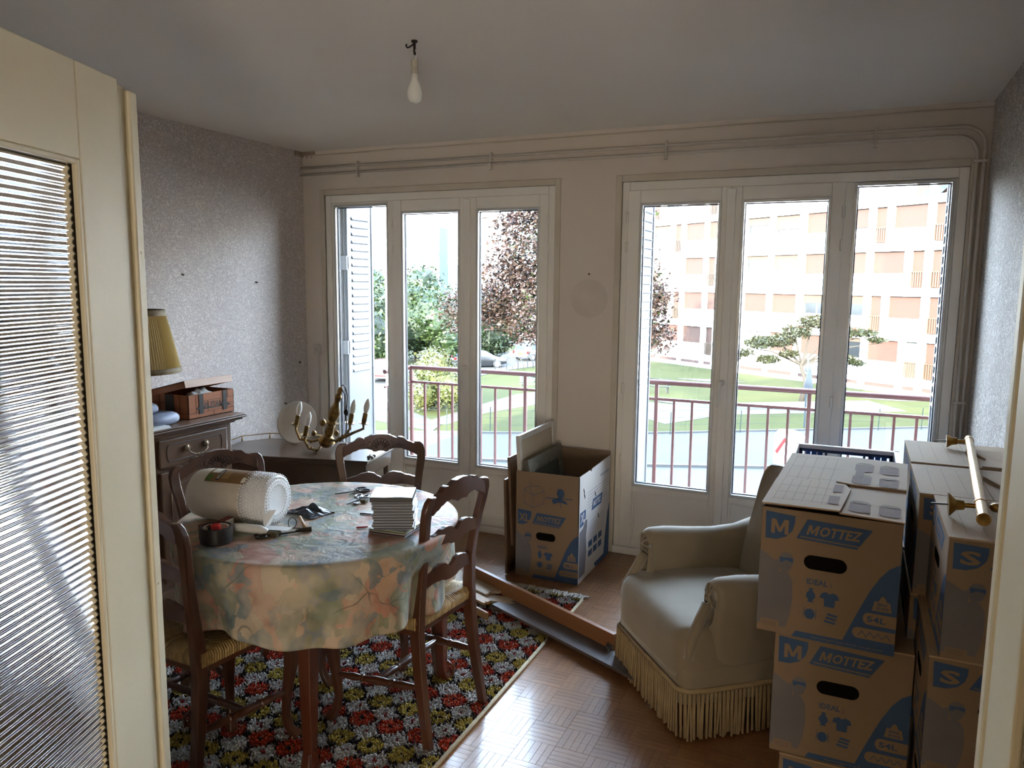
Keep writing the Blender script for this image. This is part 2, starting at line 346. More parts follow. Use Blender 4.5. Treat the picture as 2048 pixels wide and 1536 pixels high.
# ------------------------------------------------------------------ double door, both leaves swung into the room
mat('door_glass', (228, 236, 230), 0.04, trans=1.0, ior=1.5, scale=2)
GLM = MATS['door_glass']
def leaf(name, hinge, far, side, mirror):
    """leaf in the plane from hinge to far (floor points); side=+1/-1 = which way the camera-side face looks"""
    d = Vector((far[0]-hinge[0], far[1]-hinge[1], 0)); Lw = d.length; a = atan2(d.y, d.x)
    root = bpy.data.objects.new(name, None); COL.objects.link(root); root['kind'] = 'structure'
    root.location = (hinge[0], hinge[1], 0); root.rotation_euler = (0, 0, a)
    # local x along the leaf from hinge, y = thickness, z up; camera face at y = side*0.02
    ge0, ge1, z0, z1 = 0.17, Lw-0.172, 0.36, 1.853; t = 0.02
    m_ = MB(); m_.box((0, -t, 0.012), (ge0, t, 2.04)); m_.box((ge1, -t, 0.012), (Lw-0.03, t, 2.04)); m_.box((ge0, -t, z1), (ge1, t, 2.04)); m_.box((ge0, -t, 0.012), (ge1, t, z0))
    m_.build('leaf_frame', 'door_cream', root, bevel=0.003)
    # rebated meeting stile with rounded astragal
    r = MB(); yb0, yb1 = sorted((-side*t, side*(t-0.016))); r.box((Lw-0.03, yb0, 0.012), (Lw+0.02, yb1, 2.035)); r.build('rebate', 'door_cream', root)
    s = MB(); ys0, ys1 = sorted((-side*0.0, side*(t-0.004))); s.box((Lw+0.018, ys0-0.0, 0.012), (Lw+0.052, ys1, 2.03)); s.build('astragal', 'door_cream', root, bevel=0.006)
    for yy in (t, -t):
        b = MB(); y0_, y1_ = sorted((yy, yy-math.copysign(0.012, yy)))
        frame(b, ge0, ge1, z0, z1, 0.011, y0_+0.001, y1_+0.001); b.build('glass_bead', 'door_cream', root, bevel=0.003)
    # cross-reeded glass: horizontal ribs on the room face, vertical ribs on the other, real relief
    g = MB(); amp = 0.0019; ph = 0.0150; pv = 0.0150
    nz = int((z1-z0)/ph*10); nx = int((ge1-ge0)/pv*10)
    g.grid(2, nz, lambda u, v: (ge0+(ge1-ge0)*u, side*(0.0045+0.48*amp*sin(2*pi*(z1-z0)*v/ph)), z0+(z1-z0)*(v if side > 0 else 1-v)))
    g.grid(nx, 2, lambda u, v: (ge0+(ge1-ge0)*u, -side*(0.0045+1.35*amp*sin(2*pi*(ge1-ge0)*u/pv)), z0+(z1-z0)*(1-v if side > 0 else v)))
    go = g.build('reeded_pane', GLM, root, smooth=True)
    return root, Lw
lf, Lw = leaf('door_1', (-1.240, 0.538), (-1.486, 1.228), -1, False)
rf, Lr = leaf('door_2', (0.230, 0.50), (0.219, 1.21), 1, True)
m_ = MB(); m_.box((Lr+0.052, 0.004, 0.55), (Lr+0.058, 0.012, 0.66)); m_.tube([(Lr+0.055, 0.008, 0.66), (Lr+0.06, 0.02, 0.685), (Lr+0.058, 0.022, 0.72)], 0.0035, 6)
m_.build('flush_bolt', 'metal_grey', rf)
for (p, L_, sd) in ((lf, Lw, -1), (rf, Lr, 1)):
    for z in (0.9, 1.68): MB().lathe([(0.003, 0), (0.003, 0.002)], 8, T(L_+0.035, sd*0.016, z, 0, -sd*pi/2)).build('screw', 'door_cream', p)
# door casing in the wall
m_ = MB(); m_.box((DX0-0.05, Y0-0.14, 0), (DX0, Y0+0.02, 2.13)); m_.box((DX1, Y0-0.14, 0), (DX1+0.05, Y0+0.02, 2.13)); m_.box((DX0-0.05, Y0-0.14, 2.08), (DX1+0.05, Y0+0.02, 2.13))
m_.build('trim_7', 'door_cream', kind='structure', bevel=0.003)

# ------------------------------------------------------------------ mosaic parquet
M = mat('oak_strip', (148, 104, 66), 0.32, rgb2=(118, 80, 48), scale=14, stretch=(1, 6, 1), rnd=0.13, bump=0.04, bscale=90, coat=0.35, coord='Object')
CELL = 0.125; NS = 5
strip_me = {}
def strip_mesh(rot):
    g = 0.00025; w_ = CELL/NS
    m_ = MB(); a, b = ((CELL/2-g, w_/2-g) if rot else (w_/2-g, CELL/2-g)); e_ = 0.0004
    m_.loft([[(-a, -b, -0.012), (a, -b, -0.012), (a, b, -0.012), (-a, b, -0.012)], [(-a, -b, -e_), (a, -b, -e_), (a, b, -e_), (-a, b, -e_)], [(-a+e_, -b+e_, 0), (a-e_, -b+e_, 0), (a-e_, b-e_, 0), (-a+e_, b-e_, 0)]])
    return m_
FLOOR = bpy.data.objects['floor']
sm = [strip_mesh(0).mesh('parquet_strip', 'oak_strip'), strip_mesh(1).mesh('parquet_strip', 'oak_strip')]
rest = MB(); cnt = 0; cells = []
i0 = int((XL)/CELL)-1
for i in range(i0, 6):
    for j in range(2, 36):
        x = i*CELL+CELL/2; y = j*CELL+CELL/2
        if x < XL or x > XR-0.05 or y > YW-0.06 or y < Y0: continue
        cells.append((x, y, (i+j) % 2))
def nearvis(c): 
    x, y, _ = c
    return -1.17 < x < -0.25 and 2.2 < y < 3.6
cells.sort(key=lambda c: (not nearvis(c), c[1]-0.4*c[0]))
for x, y, r_ in cells:
    for k in range(NS):
        o = (k-(NS-1)/2)*CELL/NS; px, py = (x, y+o) if r_ else (x+o, y)
        if cnt < 300:
            ob = bpy.data.objects.new('parquet_strip', sm[r_]); COL.objects.link(ob); ob.parent = FLOOR; ob.location = (px, py, random.uniform(-0.0004, 0)); cnt += 1
        else:
            t_ = strip_mesh(r_); rest.add(t_.v, t_.f, T(px, py, random.uniform(-0.0004, 0)))
rest.build('parquet', 'oak_strip', FLOOR, kind='stuff')
# ------------------------------------------------------------------ furniture materials
mat('chair_wood', (86, 52, 34), 0.3, rgb2=(62, 36, 23), scale=9, stretch=(1, 1, 0.25), coat=0.35, bump=0.03, bscale=60)
mat('carved_groove', (46, 28, 18), 0.6)
mat('rush', (176, 148, 96), 0.55, rgb2=(126, 100, 60), scale=60, rnd=0.25)
mat('table_wood', (92, 48, 30), 0.25, rgb2=(66, 32, 20), scale=8, stretch=(1, 1, 0.2), coat=0.4)
mat('buffet_wood', (104, 78, 58), 0.32, rgb2=(78, 56, 42), scale=7, stretch=(1, 0.25, 1), coat=0.4, bump=0.03, bscale=50)
mat('cabinet_wood', (92, 72, 56), 0.28, rgb2=(66, 50, 38), scale=6, stretch=(0.3, 1, 1), coat=0.5)
mat('orange_wood', (150, 104, 62), 0.5, rgb2=(130, 86, 50), scale=10)
mat('brass', (176, 140, 78), 0.3, metal=0.95, rgb2=(140, 108, 58), scale=30)
mat('brass_old', (158, 126, 74), 0.36, metal=0.85, rgb2=(86, 66, 38), scale=40, bump=0.1)
mat('handle_metal', (120, 104, 84), 0.3, metal=0.95)

# ------------------------------------------------------------------ ladder-back chair with rush seat
def lerp(a, b, t): return a+(b-a)*t
def smooth_line(pts, n=26):
    """Catmull-Rom resample of 2D points on n even steps of x"""
    xs = [p[0] for p in pts]; out = []
    for i in range(n):
        x = lerp(xs[0], xs[-1], i/(n-1)); k = 0
        while k < len(xs)-2 and x > xs[k+1]: k += 1
        t = (x-xs[k])/(xs[k+1]-xs[k]) if xs[k+1] != xs[k] else 0
        t2 = t*t*(3-2*t); out.append((x, lerp(pts[k][1], pts[k+1][1], t2)))
    return out
def sym(pts): return [(-x, z) for x, z in reversed(pts) if x > 0]+list(pts)
def make_chair(label, group):
    t = thing('dining_chair', label, 'chair', group=group)
    for s in (-1, 1):
        m_ = MB(); P = [(0.178, -0.055, 0, .027, .030), (0.174, -0.038, 0.10, .029, .033), (0.169, -0.016, 0.24, .031, .038), (0.165, 0, 0.40, .033, .044), (0.160, -0.002, 0.50, .033, .040),
             (0.155, -0.010, 0.60, .031, .032), (0.159, -0.022, 0.68, .031, .030), (0.169, -0.036, 0.76, .033, .027), (0.179, -0.048, 0.82, .036, .025), (0.181, -0.056, 0.860, .036, .024), (0.174, -0.060, 0.886, .034, .023), (0.160, -0.062, 0.900, .03, .022)]
        m_.sweep([(s*x, y, z, a, b) for x, y, z, a, b in P]); m_.build('back_post', 'chair_wood', t, autos=True, bevel=0.004)
        m_ = MB(); P = [(0.203, 0.345, 0.452, .046, .046), (0.205, 0.352, 0.40, .048, .050), (0.209, 0.362, 0.345, .046, .048), (0.206, 0.356, 0.27, .036, .038), (0.199, 0.342, 0.18, .028, .030), (0.196, 0.336, 0.10, .024, .027), (0.200, 0.345, 0.05, .026, .030), (0.208, 0.362, 0.022, .034, .040), (0.210, 0.366, 0.0, .030, .034)]
        m_.sweep([(s*x, y, z, a, b) for x, y, z, a, b in P]); m_.build('front_leg', 'chair_wood', t, autos=True, bevel=0.005)
    # crest rail with carved shell
    top = smooth_line(sym([(0, .937), (.035, .934), (.066, .922), (.072, .917), (.080, .924), (.095, .922), (.125, .903), (.150, .893), (.166, .886)]), 61)
    bot = smooth_line(sym([(0, .862), (.018, .860), (.030, .857), (.038, .866), (.062, .872), (.090, .871), (.115, .862), (.140, .850), (.166, .838)]), 61)
    bow = lambda x: -0.066+0.10*x*x*3.0-0.0
    MB().strip(top, bot, -0.011, 0.011, bow=bow).build('crest_rail', 'chair_wood', t, autos=True)
    c = MB(); yf = 0.011-0.066
    for k in range(7):
        a = radians(22+k*22.7); ux, uz = cos(a), sin(a); L0, L1 = 0.014, 0.036+0.004*sin(a)
        p0 = Vector((ux*L0, yf+0.001, .875+uz*L0*0.9)); p1 = Vector((ux*L1, yf+0.001, .875+uz*L1*0.95)); c.tube([p0, p0.lerp(p1, .6), p1], [0.0012, 0.0034, 0.0018], 6, flat=1.0)
    c.build('carved_shell', 'carved_groove', t, smooth=True)
    c = MB()
    for s in (-1, 1):
        c.tube([(s*(0.022+0.010*cos(a)), yf+0.0015, .868+0.009*sin(a)) for a in [pi*2*i/9 for i in range(9)]], 0.0014, 5)
        c.tube([(s*x, yf+0.002, z) for x, z in ((.044, .905), (.056, .900), (.058, .885), (.048, .874), (.036, .874))], 0.0014, 5)
        c.tube([(s*x, yf+0.003, z) for x, z in ((.050, .872), (.075, .884), (.100, .884), (.085, .892), (.068, .894))], 0.0012, 5)
    c.tube([(0.043*cos(a), yf+0.0015, .872+0.046*sin(a)+0.0015*sin(a*16)) for a in [radians(2)+radians(176)*i/34 for i in range(35)]], 0.0013, 5)
    c.build('carved_scroll', 'carved_groove', t, smooth=True)
    for zt, w_ in ((0.752, 0.150), (0.612, 0.142)):
        top = smooth_line(sym([(0, zt-.008), (.012, zt-.001), (.035, zt+.014), (.055, zt+.018), (.08, zt+.014), (.115, zt+.002), (w_, zt-.006)]), 45)
        bot = smooth_line(sym([(0, zt-.052), (.03, zt-.050), (.055, zt-.042), (.09, zt-.040), (w_, zt-.048)]), 45)
        yb = -0.034 if zt > .7 else -0.010
        MB().strip(top, bot, -0.008, 0.008, bow=lambda x, yb=yb: yb-0.012+0.6*x*x).build('back_slat', 'chair_wood', t, autos=True)
    # seat frame
    fr_ = MB()
    top = [(-.20, .448), (0, .448), (.20, .448)]; fr_.strip(smooth_line([(-.185, .446), (.185, .446)], 25), smooth_line(sym([(0, .398), (.05, .392), (.09, .402), (.14, .404), (.185, .392)]), 25), 0.338, 0.360)
    for s in (-1, 1):
        A = Vector((s*.166, 0.01, 0)); B = Vector((s*.204, .345, 0))
        fr_.loft([[(p.x-s*0.011, p.y, z0), (p.x+s*0.011, p.y, z0), (p.x+s*0.011, p.y, .448), (p.x-s*0.011, p.y, .448)] for p, z0 in ((A, .40), (A.lerp(B, .5), .406), (B, .398))])
    fr_.box((-.16, -0.008, .405), (.16, .012, .446)); fr_.build('seat_frame', 'chair_wood', t, bevel=0.003)
    # woven rush: cords run from each rail to the diagonals
    C0 = [(-.178, -.005), (.178, -.005), (.217, .372), (-.217, .372)]; ctr = [(-.03, .185), (.03, .185)]
    m_ = MB(); inner = {0: (ctr[0], ctr[1]), 1: (ctr[1], ctr[1]), 2: (ctr[1], ctr[0]), 3: (ctr[0], ctr[0])}
    nn = (38, 40, 44, 40)
    for e_ in range(4):
        a = C0[e_]; b = C0[(e_+1) % 4]; ia, ib = inner[e_]; n = nn[e_]
        mid = ((ia[0]+ib[0])/2, (ia[1]+ib[1])/2)
        for k in range(n):
            u = (k+.5)/n; ex, ey = lerp(a[0], b[0], u), lerp(a[1], b[1], u)
            # where a cord square to the rail meets the diagonal
            f = min(1.0, 2*u if ia == ib else u/0.43) if u < .5 else min(1.0, 2*(1-u) if ia == ib else (1-u)/0.43)
            corner = a if u < .5 else b; tgt = ia if u < .5 else ib
            if f >= 1 and ia != ib: tx, ty = lerp(ia[0], ib[0], (u-.43)/.14) if .43 < u < .57 else (ia if u < .5 else ib)[0], ia[1]
            else: tx, ty = lerp(corner[0], tgt[0], f), lerp(corner[1], tgt[1], f)
            L_ = sqrt((tx-ex)**2+(ty-ey)**2)
            pts = [(ex, ey, .425), (ex*1.01, ey+(0.004 if e_ == 2 else -0.004 if e_ == 0 else 0), .450), (lerp(ex, tx, .12), lerp(ey, ty, .12), .466)]
            pts += [(lerp(ex, tx, q), lerp(ey, ty, q), .466-.012*q*min(1, L_/.15)) for q in (.55, 1.0)]
            m_.tube(pts, 0.0048, 5, cap=False)
    m_.box((-.165, .01, .42), (.165, .35, .447))
    m_.build('rush_seat', 'rush', t, smooth=True)
    # turned H stretcher
    def turned(p, q, name):
        p, q = Vector(p), Vector(q); R = [(0, .008), (.1, .011), (.22, .0145), (.30, .011), (.31, .015), (.33, .015), (.34, .011), (.42, .014), (.5, .016), (.58, .014), (.66, .011), (.67, .015), (.69, .015), (.70, .011), (.78, .0145), (.9, .011), (1, .008)]
        MB().tube([p.lerp(q, a) for a, _ in R], [b for _, b in R], 10).build(name, 'chair_wood', t, autos=True)
    turned((-.170, -.018, .215), (-.199, .342, .185), 'stretcher'); turned((.170, -.018, .215), (.199, .342, .185), 'stretcher')
    turned((-.186, .165, .20), (.186, .165, .20), 'stretcher')
    return t
GC = 'rush-seated dining chairs round the table'
def face(dx, dy): return atan2(-dx, dy)       # rotation that turns local +y to (dx,dy)
ch = make_chair('ladder-back chair right of the table, turned left, its rush seat in full view', GC)
ch.location = (-1.298, 2.335, 0.009); ch.rotation_euler = (0, 0, face(-1, 0.10))
copytree(ch, (-1.952, 1.665, 0.009), face(0.03, 1), 'ladder-back chair nearest the open glazed door, seen from behind in front of the tape dispenser', GC)
copytree(ch, (-1.872, 2.797, 0.009), face(.58, -.81), 'ladder-back chair behind the table with a carved shell crest in front of the chandelier cabinet', GC)
copytree(ch, (-2.248, 2.262, 0.009), face(.955, -.295), 'ladder-back chair with a carved shell crest behind the roll of bubble wrap', GC)

# ------------------------------------------------------------------ round table
tb = thing('dining_table', 'round dark wooden dining table hidden under the flowered cloth', 'table', (-1.757, 2.225, 0.004))
MB().lathe([(0.47, .715), (.485, .72), (.488, .73), (.484, .742), (.47, .745)], 48).build('table_top', 'table_wood', tb, autos=True)
m_ = MB(); n = 40
m_.loft([[(r*cos(2*pi*j/n), r*sin(2*pi*j/n), z) for j in range(n)] for r, z in ((.40, .715), (.40, .63), (.378, .63), (.378, .715))]); m_.build('apron', 'table_wood', tb, autos=True)
for (x, y) in ((.20, -.335), (.30, .37), (-.245, .36), (-.33, -.30)):
    l = MB(); l.sweep([(x*.96, y*.96, .70, .058, .058), (x*.97, y*.97, .60, .056, .056), (x, y, .08, .036, .036), (x*1.01, y*1.01, .05, .04, .04), (x*1.03, y*1.03, .02, .048, .048), (x*1.03, y*1.03, .006, .04, .04)])
    l.tube([(x*1.10, y*1.10, .012), (x*1.11, y*1.11, .05), (x*1.06, y*1.06, .075), (x*1.01, y*1.01, .07)], 0.008, 6)
    l.build('leg', 'table_wood', tb, autos=True, bevel=0.004)

# flowered tablecloth
M = mat('flower_cloth', (196, 168, 146), 0.55, spec=0.35); N, L, B = nodes(M)
T_ = N.nodes.new('ShaderNodeTexCoord'); 
def noise_n(scale, detail=2, dist=0.0, off=0.0):
    mp = N.nodes.new('ShaderNodeMapping'); mp.inputs['Location'].default_value = (off, off*1.7, off*.3); L.new(T_.outputs['UV'], mp.inputs[0])
    n_ = N.nodes.new('ShaderNodeTexNoise'); n_.inputs['Scale'].default_value = scale; n_.inputs['Detail'].default_value = detail; n_.inputs['Distortion'].default_value = dist; L.new(mp.outputs[0], n_.inputs[0]); return n_
def vor_n(scale, off, feat='F1', warp=0.12):
    nz = noise_n(scale*.9, 2, 0, off+3)
    mm = N.nodes.new('ShaderNodeVectorMath'); mm.operation = 'MULTIPLY_ADD'; L.new(nz.outputs['Color'], mm.inputs[0]); mm.inputs[1].default_value = (warp,)*3; 
    mp = N.nodes.new('ShaderNodeMapping'); mp.inputs['Location'].default_value = (off, off*.6, 0); L.new(T_.outputs['UV'], mp.inputs[0]); L.new(mp.outputs[0], mm.inputs[2])
    v = N.nodes.new('ShaderNodeTexVoronoi'); v.inputs['Scale'].default_value = scale; v.feature = feat; L.new(mm.outputs[0], v.inputs['Vector']); return v
def ramp_n(src, stops, interp='LINEAR'):
    r = N.nodes.new('ShaderNodeValToRGB'); r.color_ramp.interpolation = interp; E_ = r.color_ramp.elements
    while len(E_) < len(stops): E_.new(0.5)
    for el, (p, c) in zip(E_, stops): el.position = p; el.color = (lin(c) if isinstance(c, tuple) else (c, c, c))+(1,)
    L.new(src, r.inputs[0]); return r.outputs[0]
def mix_n(f, a, b):
    m_ = N.nodes.new('ShaderNodeMix'); m_.data_type = 'RGBA'; L.new(f, m_.inputs[0]) if not isinstance(f, float) else setattr(m_.inputs[0], 'default_value', f); L.new(a, m_.inputs[6]); L.new(b, m_.inputs[7]); return m_.outputs[2]
def sep(v, ch='Red'):
    s_ = N.nodes.new('ShaderNodeSeparateColor'); L.new(v, s_.inputs[0]); return s_.outputs[ch]
v1 = vor_n(9.5, 0.0, warp=0.15); base = ramp_n(sep(v1.outputs['Color']), [(0, (190, 146, 128)), (.2, (196, 170, 148)), (.36, (182, 134, 120)), (.48, (150, 156, 138)), (.62, (190, 178, 158)), (.76, (146, 156, 152)), (.9, (196, 160, 140))], 'CONSTANT')
v2 = vor_n(13, 4.0, warp=0.2); c2 = ramp_n(sep(v2.outputs['Color'], 'Green'), [(0, (122, 140, 148)), (.45, (138, 148, 126)), (.8, (112, 134, 140))], 'CONSTANT')
k2 = ramp_n(sep(v2.outputs['Color'], 'Blue'), [(0, 0.0), (.60, 0.0), (.62, .85), (1.0, .85)], 'CONSTANT')
# soft petal shading inside every cell
sh = ramp_n(v1.outputs['Distance'], [(0, (255, 246, 236)), (.7, (214, 206, 200)), (1, (184, 178, 172))])
mu = N.nodes.new('ShaderNodeMix'); mu.data_type = 'RGBA'; mu.blend_type = 'MULTIPLY'; mu.inputs[0].default_value = .9; L.new(mix_n(k2, base, c2), mu.inputs[6]); L.new(sh, mu.inputs[7])
nz = noise_n(5, 3, .5, 9); wash = ramp_n(nz.outputs[0], [(.35, (205, 186, 160)), (.65, (186, 176, 158))]); kf = ramp_n(noise_n(9, 2, 0, 5).outputs[0], [(.45, 0.0), (.65, .55)])
col = mix_n(kf, mu.outputs[2], wash)
ed = vor_n(3.1, 2.0, 'DISTANCE_TO_EDGE', .35); stem = ramp_n(ed.outputs['Distance'], [(.004, 1.0), (.010, 0.0)]); kk = N.nodes.new('ShaderNodeMath'); kk.operation = 'MULTIPLY'
L.new(stem, kk.inputs[0]); L.new(ramp_n(noise_n(4, 1, 0, 7).outputs[0], [(.50, 0.0), (.58, .7)]), kk.inputs[1])
dk = N.nodes.new('ShaderNodeRGB'); dk.outputs[0].default_value = lin((96, 100, 92))+(1,)
L.new(mix_n(kk.outputs[0], col, dk.outputs[0]), B.inputs['Base Color'])
bn = noise_n(14, 3, 1.2, 1); bp = N.nodes.new('ShaderNodeBump'); bp.inputs['Strength'].default_value = 0.5; bp.inputs['Distance'].default_value = 0.012; L.new(bn.outputs[0], bp.inputs['Height']); L.new(bp.outputs[0], B.inputs['Normal'])
def cloth(u, v):
    a = 2*pi*u; R0 = 0.505
    if v < .5:
        r = R0*(v/.5); x, y, z = r*cos(a), r*sin(a), .7575+0.0018*noise.noise(Vector((r*cos(a)*7, r*sin(a)*7, 3)))*min(1, (R0-r)*20+.2)
    else:
        q = (v-.5)/.5; drop = q*(0.262+0.02*sin(a*2+1.0)+0.012*sin(a*5))
        wv = (0.55+0.45*sin(a*3+0.7))*sin(a*9+0.6*sin(a*4))
        r = R0+0.016*min(1, q*5)+ (0.030*wv+0.012*sin(a*17+2))*q**1.2 - 0.006*q
        b_ = (a+pi) % (2*pi)-pi; r -= 0.062*min(1, q*2.5)*math.exp(-((b_-.1)/.62)**2)+.03*min(1, q*2.5)*sum(math.exp(-(((a-c_+pi) % (2*pi)-pi)/.45)**2) for c_ in (4.35, 1.85, 3.1))
        z = .7575-0.010*min(1, q*6)-drop; x, y = r*cos(a), r*sin(a)
    return (x, y, z)
m_ = MB(); NU, NV = 300, 64; m_.grid(NU, NV, cloth, loopu=True)
me = m_.mesh('tablecloth', M, True); uv = me.uv_layers.new(name='UVMap')
for lp in me.loops:
    p = me.vertices[lp.vertex_index].co; j = lp.vertex_index//NU; v = j/(NV-1); a = atan2(p.y, p.x); rr = 0.505*(v/.5) if v < .5 else 0.505+(v-.5)/.5*0.27
    uv.data[lp.index].uv = (rr*cos(a)+.5, rr*sin(a)+.5)
cl = bpy.data.objects.new('tablecloth', me); COL.objects.link(cl); cl.location = (-1.757, 2.225, 0); md = cl.modifiers.new('s', 'SOLIDIFY'); md.thickness = 0.0012
tag(cl, 'round tablecloth printed with peach, sage and blue-grey flowers, hanging over the table edge', 'tablecloth')

# ------------------------------------------------------------------ tall buffet by the left wall
bf = thing('sideboard', 'dark wooden sideboard with moulded top and a brass-handled drawer, against the left wall', 'sideboard', (-3.53, 1.62, 0))
L_ = 1.50; D = 0.48                                # local x out from the wall, y along the wall
m_ = MB(); m_.box((0, 0, .08), (D, L_, .865)); m_.build('carcass', 'buffet_wood', bf, bevel=0.004)
m_ = MB(); m_.box((0, -.04, .895), (D+.045, L_+.065, .905)); m_.box((0, -.03, .885), (D+.052, L_+.072, .895)); m_.box((0, -.02, .872), (D+.036, L_+.055, .885)); m_.box((0, -.01, .86), (D+.015, L_+.02, .872)); m_.build('top', 'buffet_wood', bf, bevel=0.004)
m_ = MB(); m_.box((0, -.01, 0), (D+.015, L_+.015, .09)); m_.build('plinth', 'buffet_wood', bf, bevel=0.006)
for k, y0 in enumerate((0.03, 0.515, 1.0)):
    y1 = y0+0.47
    d = MB(); d.box((D, y0+.015, .705), (D+.018, y1-.015, .845)); dr = d.build('drawer', 'buffet_wood', bf, bevel=0.006)
    g = MB(); yy0, yy1, za, zb = y0+.055, y1-.055, .735, .815; c_ = .012
    loop = [(D+.0185, a, b) for a, b in ((yy0+c_, za), (yy1-c_, za), (yy1-c_*.4, za+c_), (yy1, (za+zb)/2), (yy1-c_*.4, zb-c_), (yy1-c_, zb), (yy0+c_, zb), (yy0+c_*.4, zb-c_), (yy0, (za+zb)/2), (yy0+c_*.4, za+c_), (yy0+c_, za))]
    g.tube(loop, 0.0025, 5); g.build('inlay_groove', 'carved_groove', dr)
    h = MB(); ym = (y0+y1)/2
    for s in (-1, 1):
        h.sphere((D+.026, ym+s*.062, .785), .017, 12, 6, (0.55, 1, 1))
        for q in range(8): a = q*pi/4; h.sphere((D+.028, ym+s*.062+.014*cos(a), .785+.014*sin(a)), .0055, 6, 4)
    h.tube([(D+.03, ym-.062, .782), (D+.042, ym-.058, .765), (D+.046, ym-.03, .75), (D+.047, ym-.01, .747), (D+.047, ym+.01, .747), (D+.046, ym+.03, .75), (D+.042, ym+.058, .765), (D+.03, ym+.062, .782)], .0032, 6)
    for s in (-.008, .008): h.sphere((D+.047, ym+s, .747), .006, 8, 5)
    h.build('drawer_handle', 'handle_metal', dr, smooth=True)
    d = MB(); d.box((D, y0+.015, .12), (D+.018, y1-.015, .685)); do = d.build('cupboard_door', 'buffet_wood', bf, bevel=0.006)
    p = MB(); p.strip(smooth_line([(y0+.07, .58), (y0+.15, .62), ((y0+y1)/2, .64), (y1-.15, .62), (y1-.07, .58)], 21), smooth_line([(y0+.07, .19), (y1-.07, .19)], 21), D+.018, D+.026, ax='x'); p.build('door_panel', 'buffet_wood', do, autos=True, bevel=0.004)

# ------------------------------------------------------------------ low corner cabinet
A14 = radians(13.9)
lc = thing('low_cabinet', 'low polished wooden cabinet with a thin brass gallery rail in the window corner', 'cabinet', (-2.50, 3.596, 0), A14)
# local origin = front right corner of the top, x to the right, y to the back
def ctop(g): return [(-.985-g, -g), (g, -g), (g+.012, .49+g), (-.85, .49+g), (-.985-g, .36)]
m_ = MB(); m_.prism(ctop(-.004), .578, .590, 'z'); m_.prism(ctop(0.0), .590, .600, 'z'); m_.prism(ctop(-.02), .566, .578, 'z'); m_.build('top', 'cabinet_wood', lc, bevel=0.003)
m_ = MB(); m_.box((-.965, .02, .485), (-.02, .035, .566)); m_.box((-.965, .455, .485), (-.02, .47, .566)); m_.box((-.035, .02, .485), (-.02, .47, .566)); m_.box((-.965, .02, .485), (-.95, .36, .566)); m_.build('apron', 'cabinet_wood', lc)
for x, y in ((-.045, .035), (-.045, .445), (-.945, .035)):
    m_ = MB(); m_.sweep([(x, y, .57, .032, .032), (x, y, .3, .028, .028), (x, y, 0, .022, .022)]); m_.build('leg', 'cabinet_wood', lc, bevel=0.003)
m_ = MB(); m_.prism([(-.94, .05), (-.20, .05), (-.20, .42), (-.84, .44), (-.94, .34)], .03, .485, 'z'); m_.build('cupboard', 'cabinet_wood', lc, bevel=0.003)
m_ = MB(); m_.box((-.2, .06, .05), (-.192, .42, .47)); m_.build('side_panel', 'orange_wood', lc, label='bare orange-brown side panel')
for x0 in (-.93, -.57):
    d = MB(); d.strip(smooth_line([(x0+.02, .40), (x0+.17, .44), (x0+.32, .40)], 15), [(a, .09) for a, _ in smooth_line([(x0+.02, 0), (x0+.32, 0)], 15)], .035, .05); d.build('cupboard_door', 'cabinet_wood', lc, bevel=0.004, autos=True)
m_ = MB(); rail = [(-.975, .02), (-.975, .355), (-.848, .478), (-.45, .482)]
m_.tube([(x, y, .635) for x, y in rail], .003, 6)
for (x, y) in rail+[(-.975, .18), (-.65, .48)]: m_.tube([(x, y, .60), (x, y, .61), (x, y, .62), (x, y, .635)], [.004, .006, .003, .004], 6)
m_.build('gallery_rail', 'brass', lc, smooth=True)
# ------------------------------------------------------------------ things on the low cabinet
mat('frosted', (238, 236, 226), 0.4, trans=0.1, rgb2=(225, 222, 212), scale=5)
mat('candle_sleeve', (196, 184, 150), 0.5)
mat('bulb_white', (240, 240, 234), 0.25)
mat('black_cord', (30, 28, 26), 0.5)
CY = 3.72
def on(px, py, y=CY): return atY(px, py, y)
cd = thing('chandelier', 'tarnished brass chandelier with candle bulbs lying tilted on the low cabinet', 'chandelier', (0, 0, 0))
def prof(p, q, R, name, m_, n=12, par=cd):
    p, q = Vector(p), Vector(q); return MB().tube([p.lerp(q, a) for a, _ in R], [r for _, r in R], n).build(name, m_, par, autos=True)
base = on(651, 893); topp = on(682, 775, CY-.03)
prof(base, topp, [(0, .030), (.04, .045), (.09, .052), (.14, .040), (.18, .022), (.24, .028), (.30, .024), (.36, .020), (.40, .030), (.44, .024), (.50, .034), (.58, .036), (.66, .022), (.74, .014), (.79, .018), (.84, .022), (.88, .012), (.93, .016), (1, .008)], 'stem', 'brass_old', 14)
for k, (px, py) in enumerate(((646, 847), (628, 868), (673, 868))): MB().sphere(on(px, py), .020 if k == 0 else .016, 12, 8, (1, 1, 1.15)).build('brass_figure', 'brass_old', cd, smooth=True)
arms = [((640, 880), (600, 880), (592, 853), (601, 838), 0), ((645, 888), (618, 898), (610, 875), (621, 850), -.10), ((655, 882), (690, 872), (700, 850), (700, 848), .06), ((658, 880), (705, 868), (727, 850), (727, 838), -.04), ((652, 880), (668, 866), (668, 850), (670, 842), .14)]
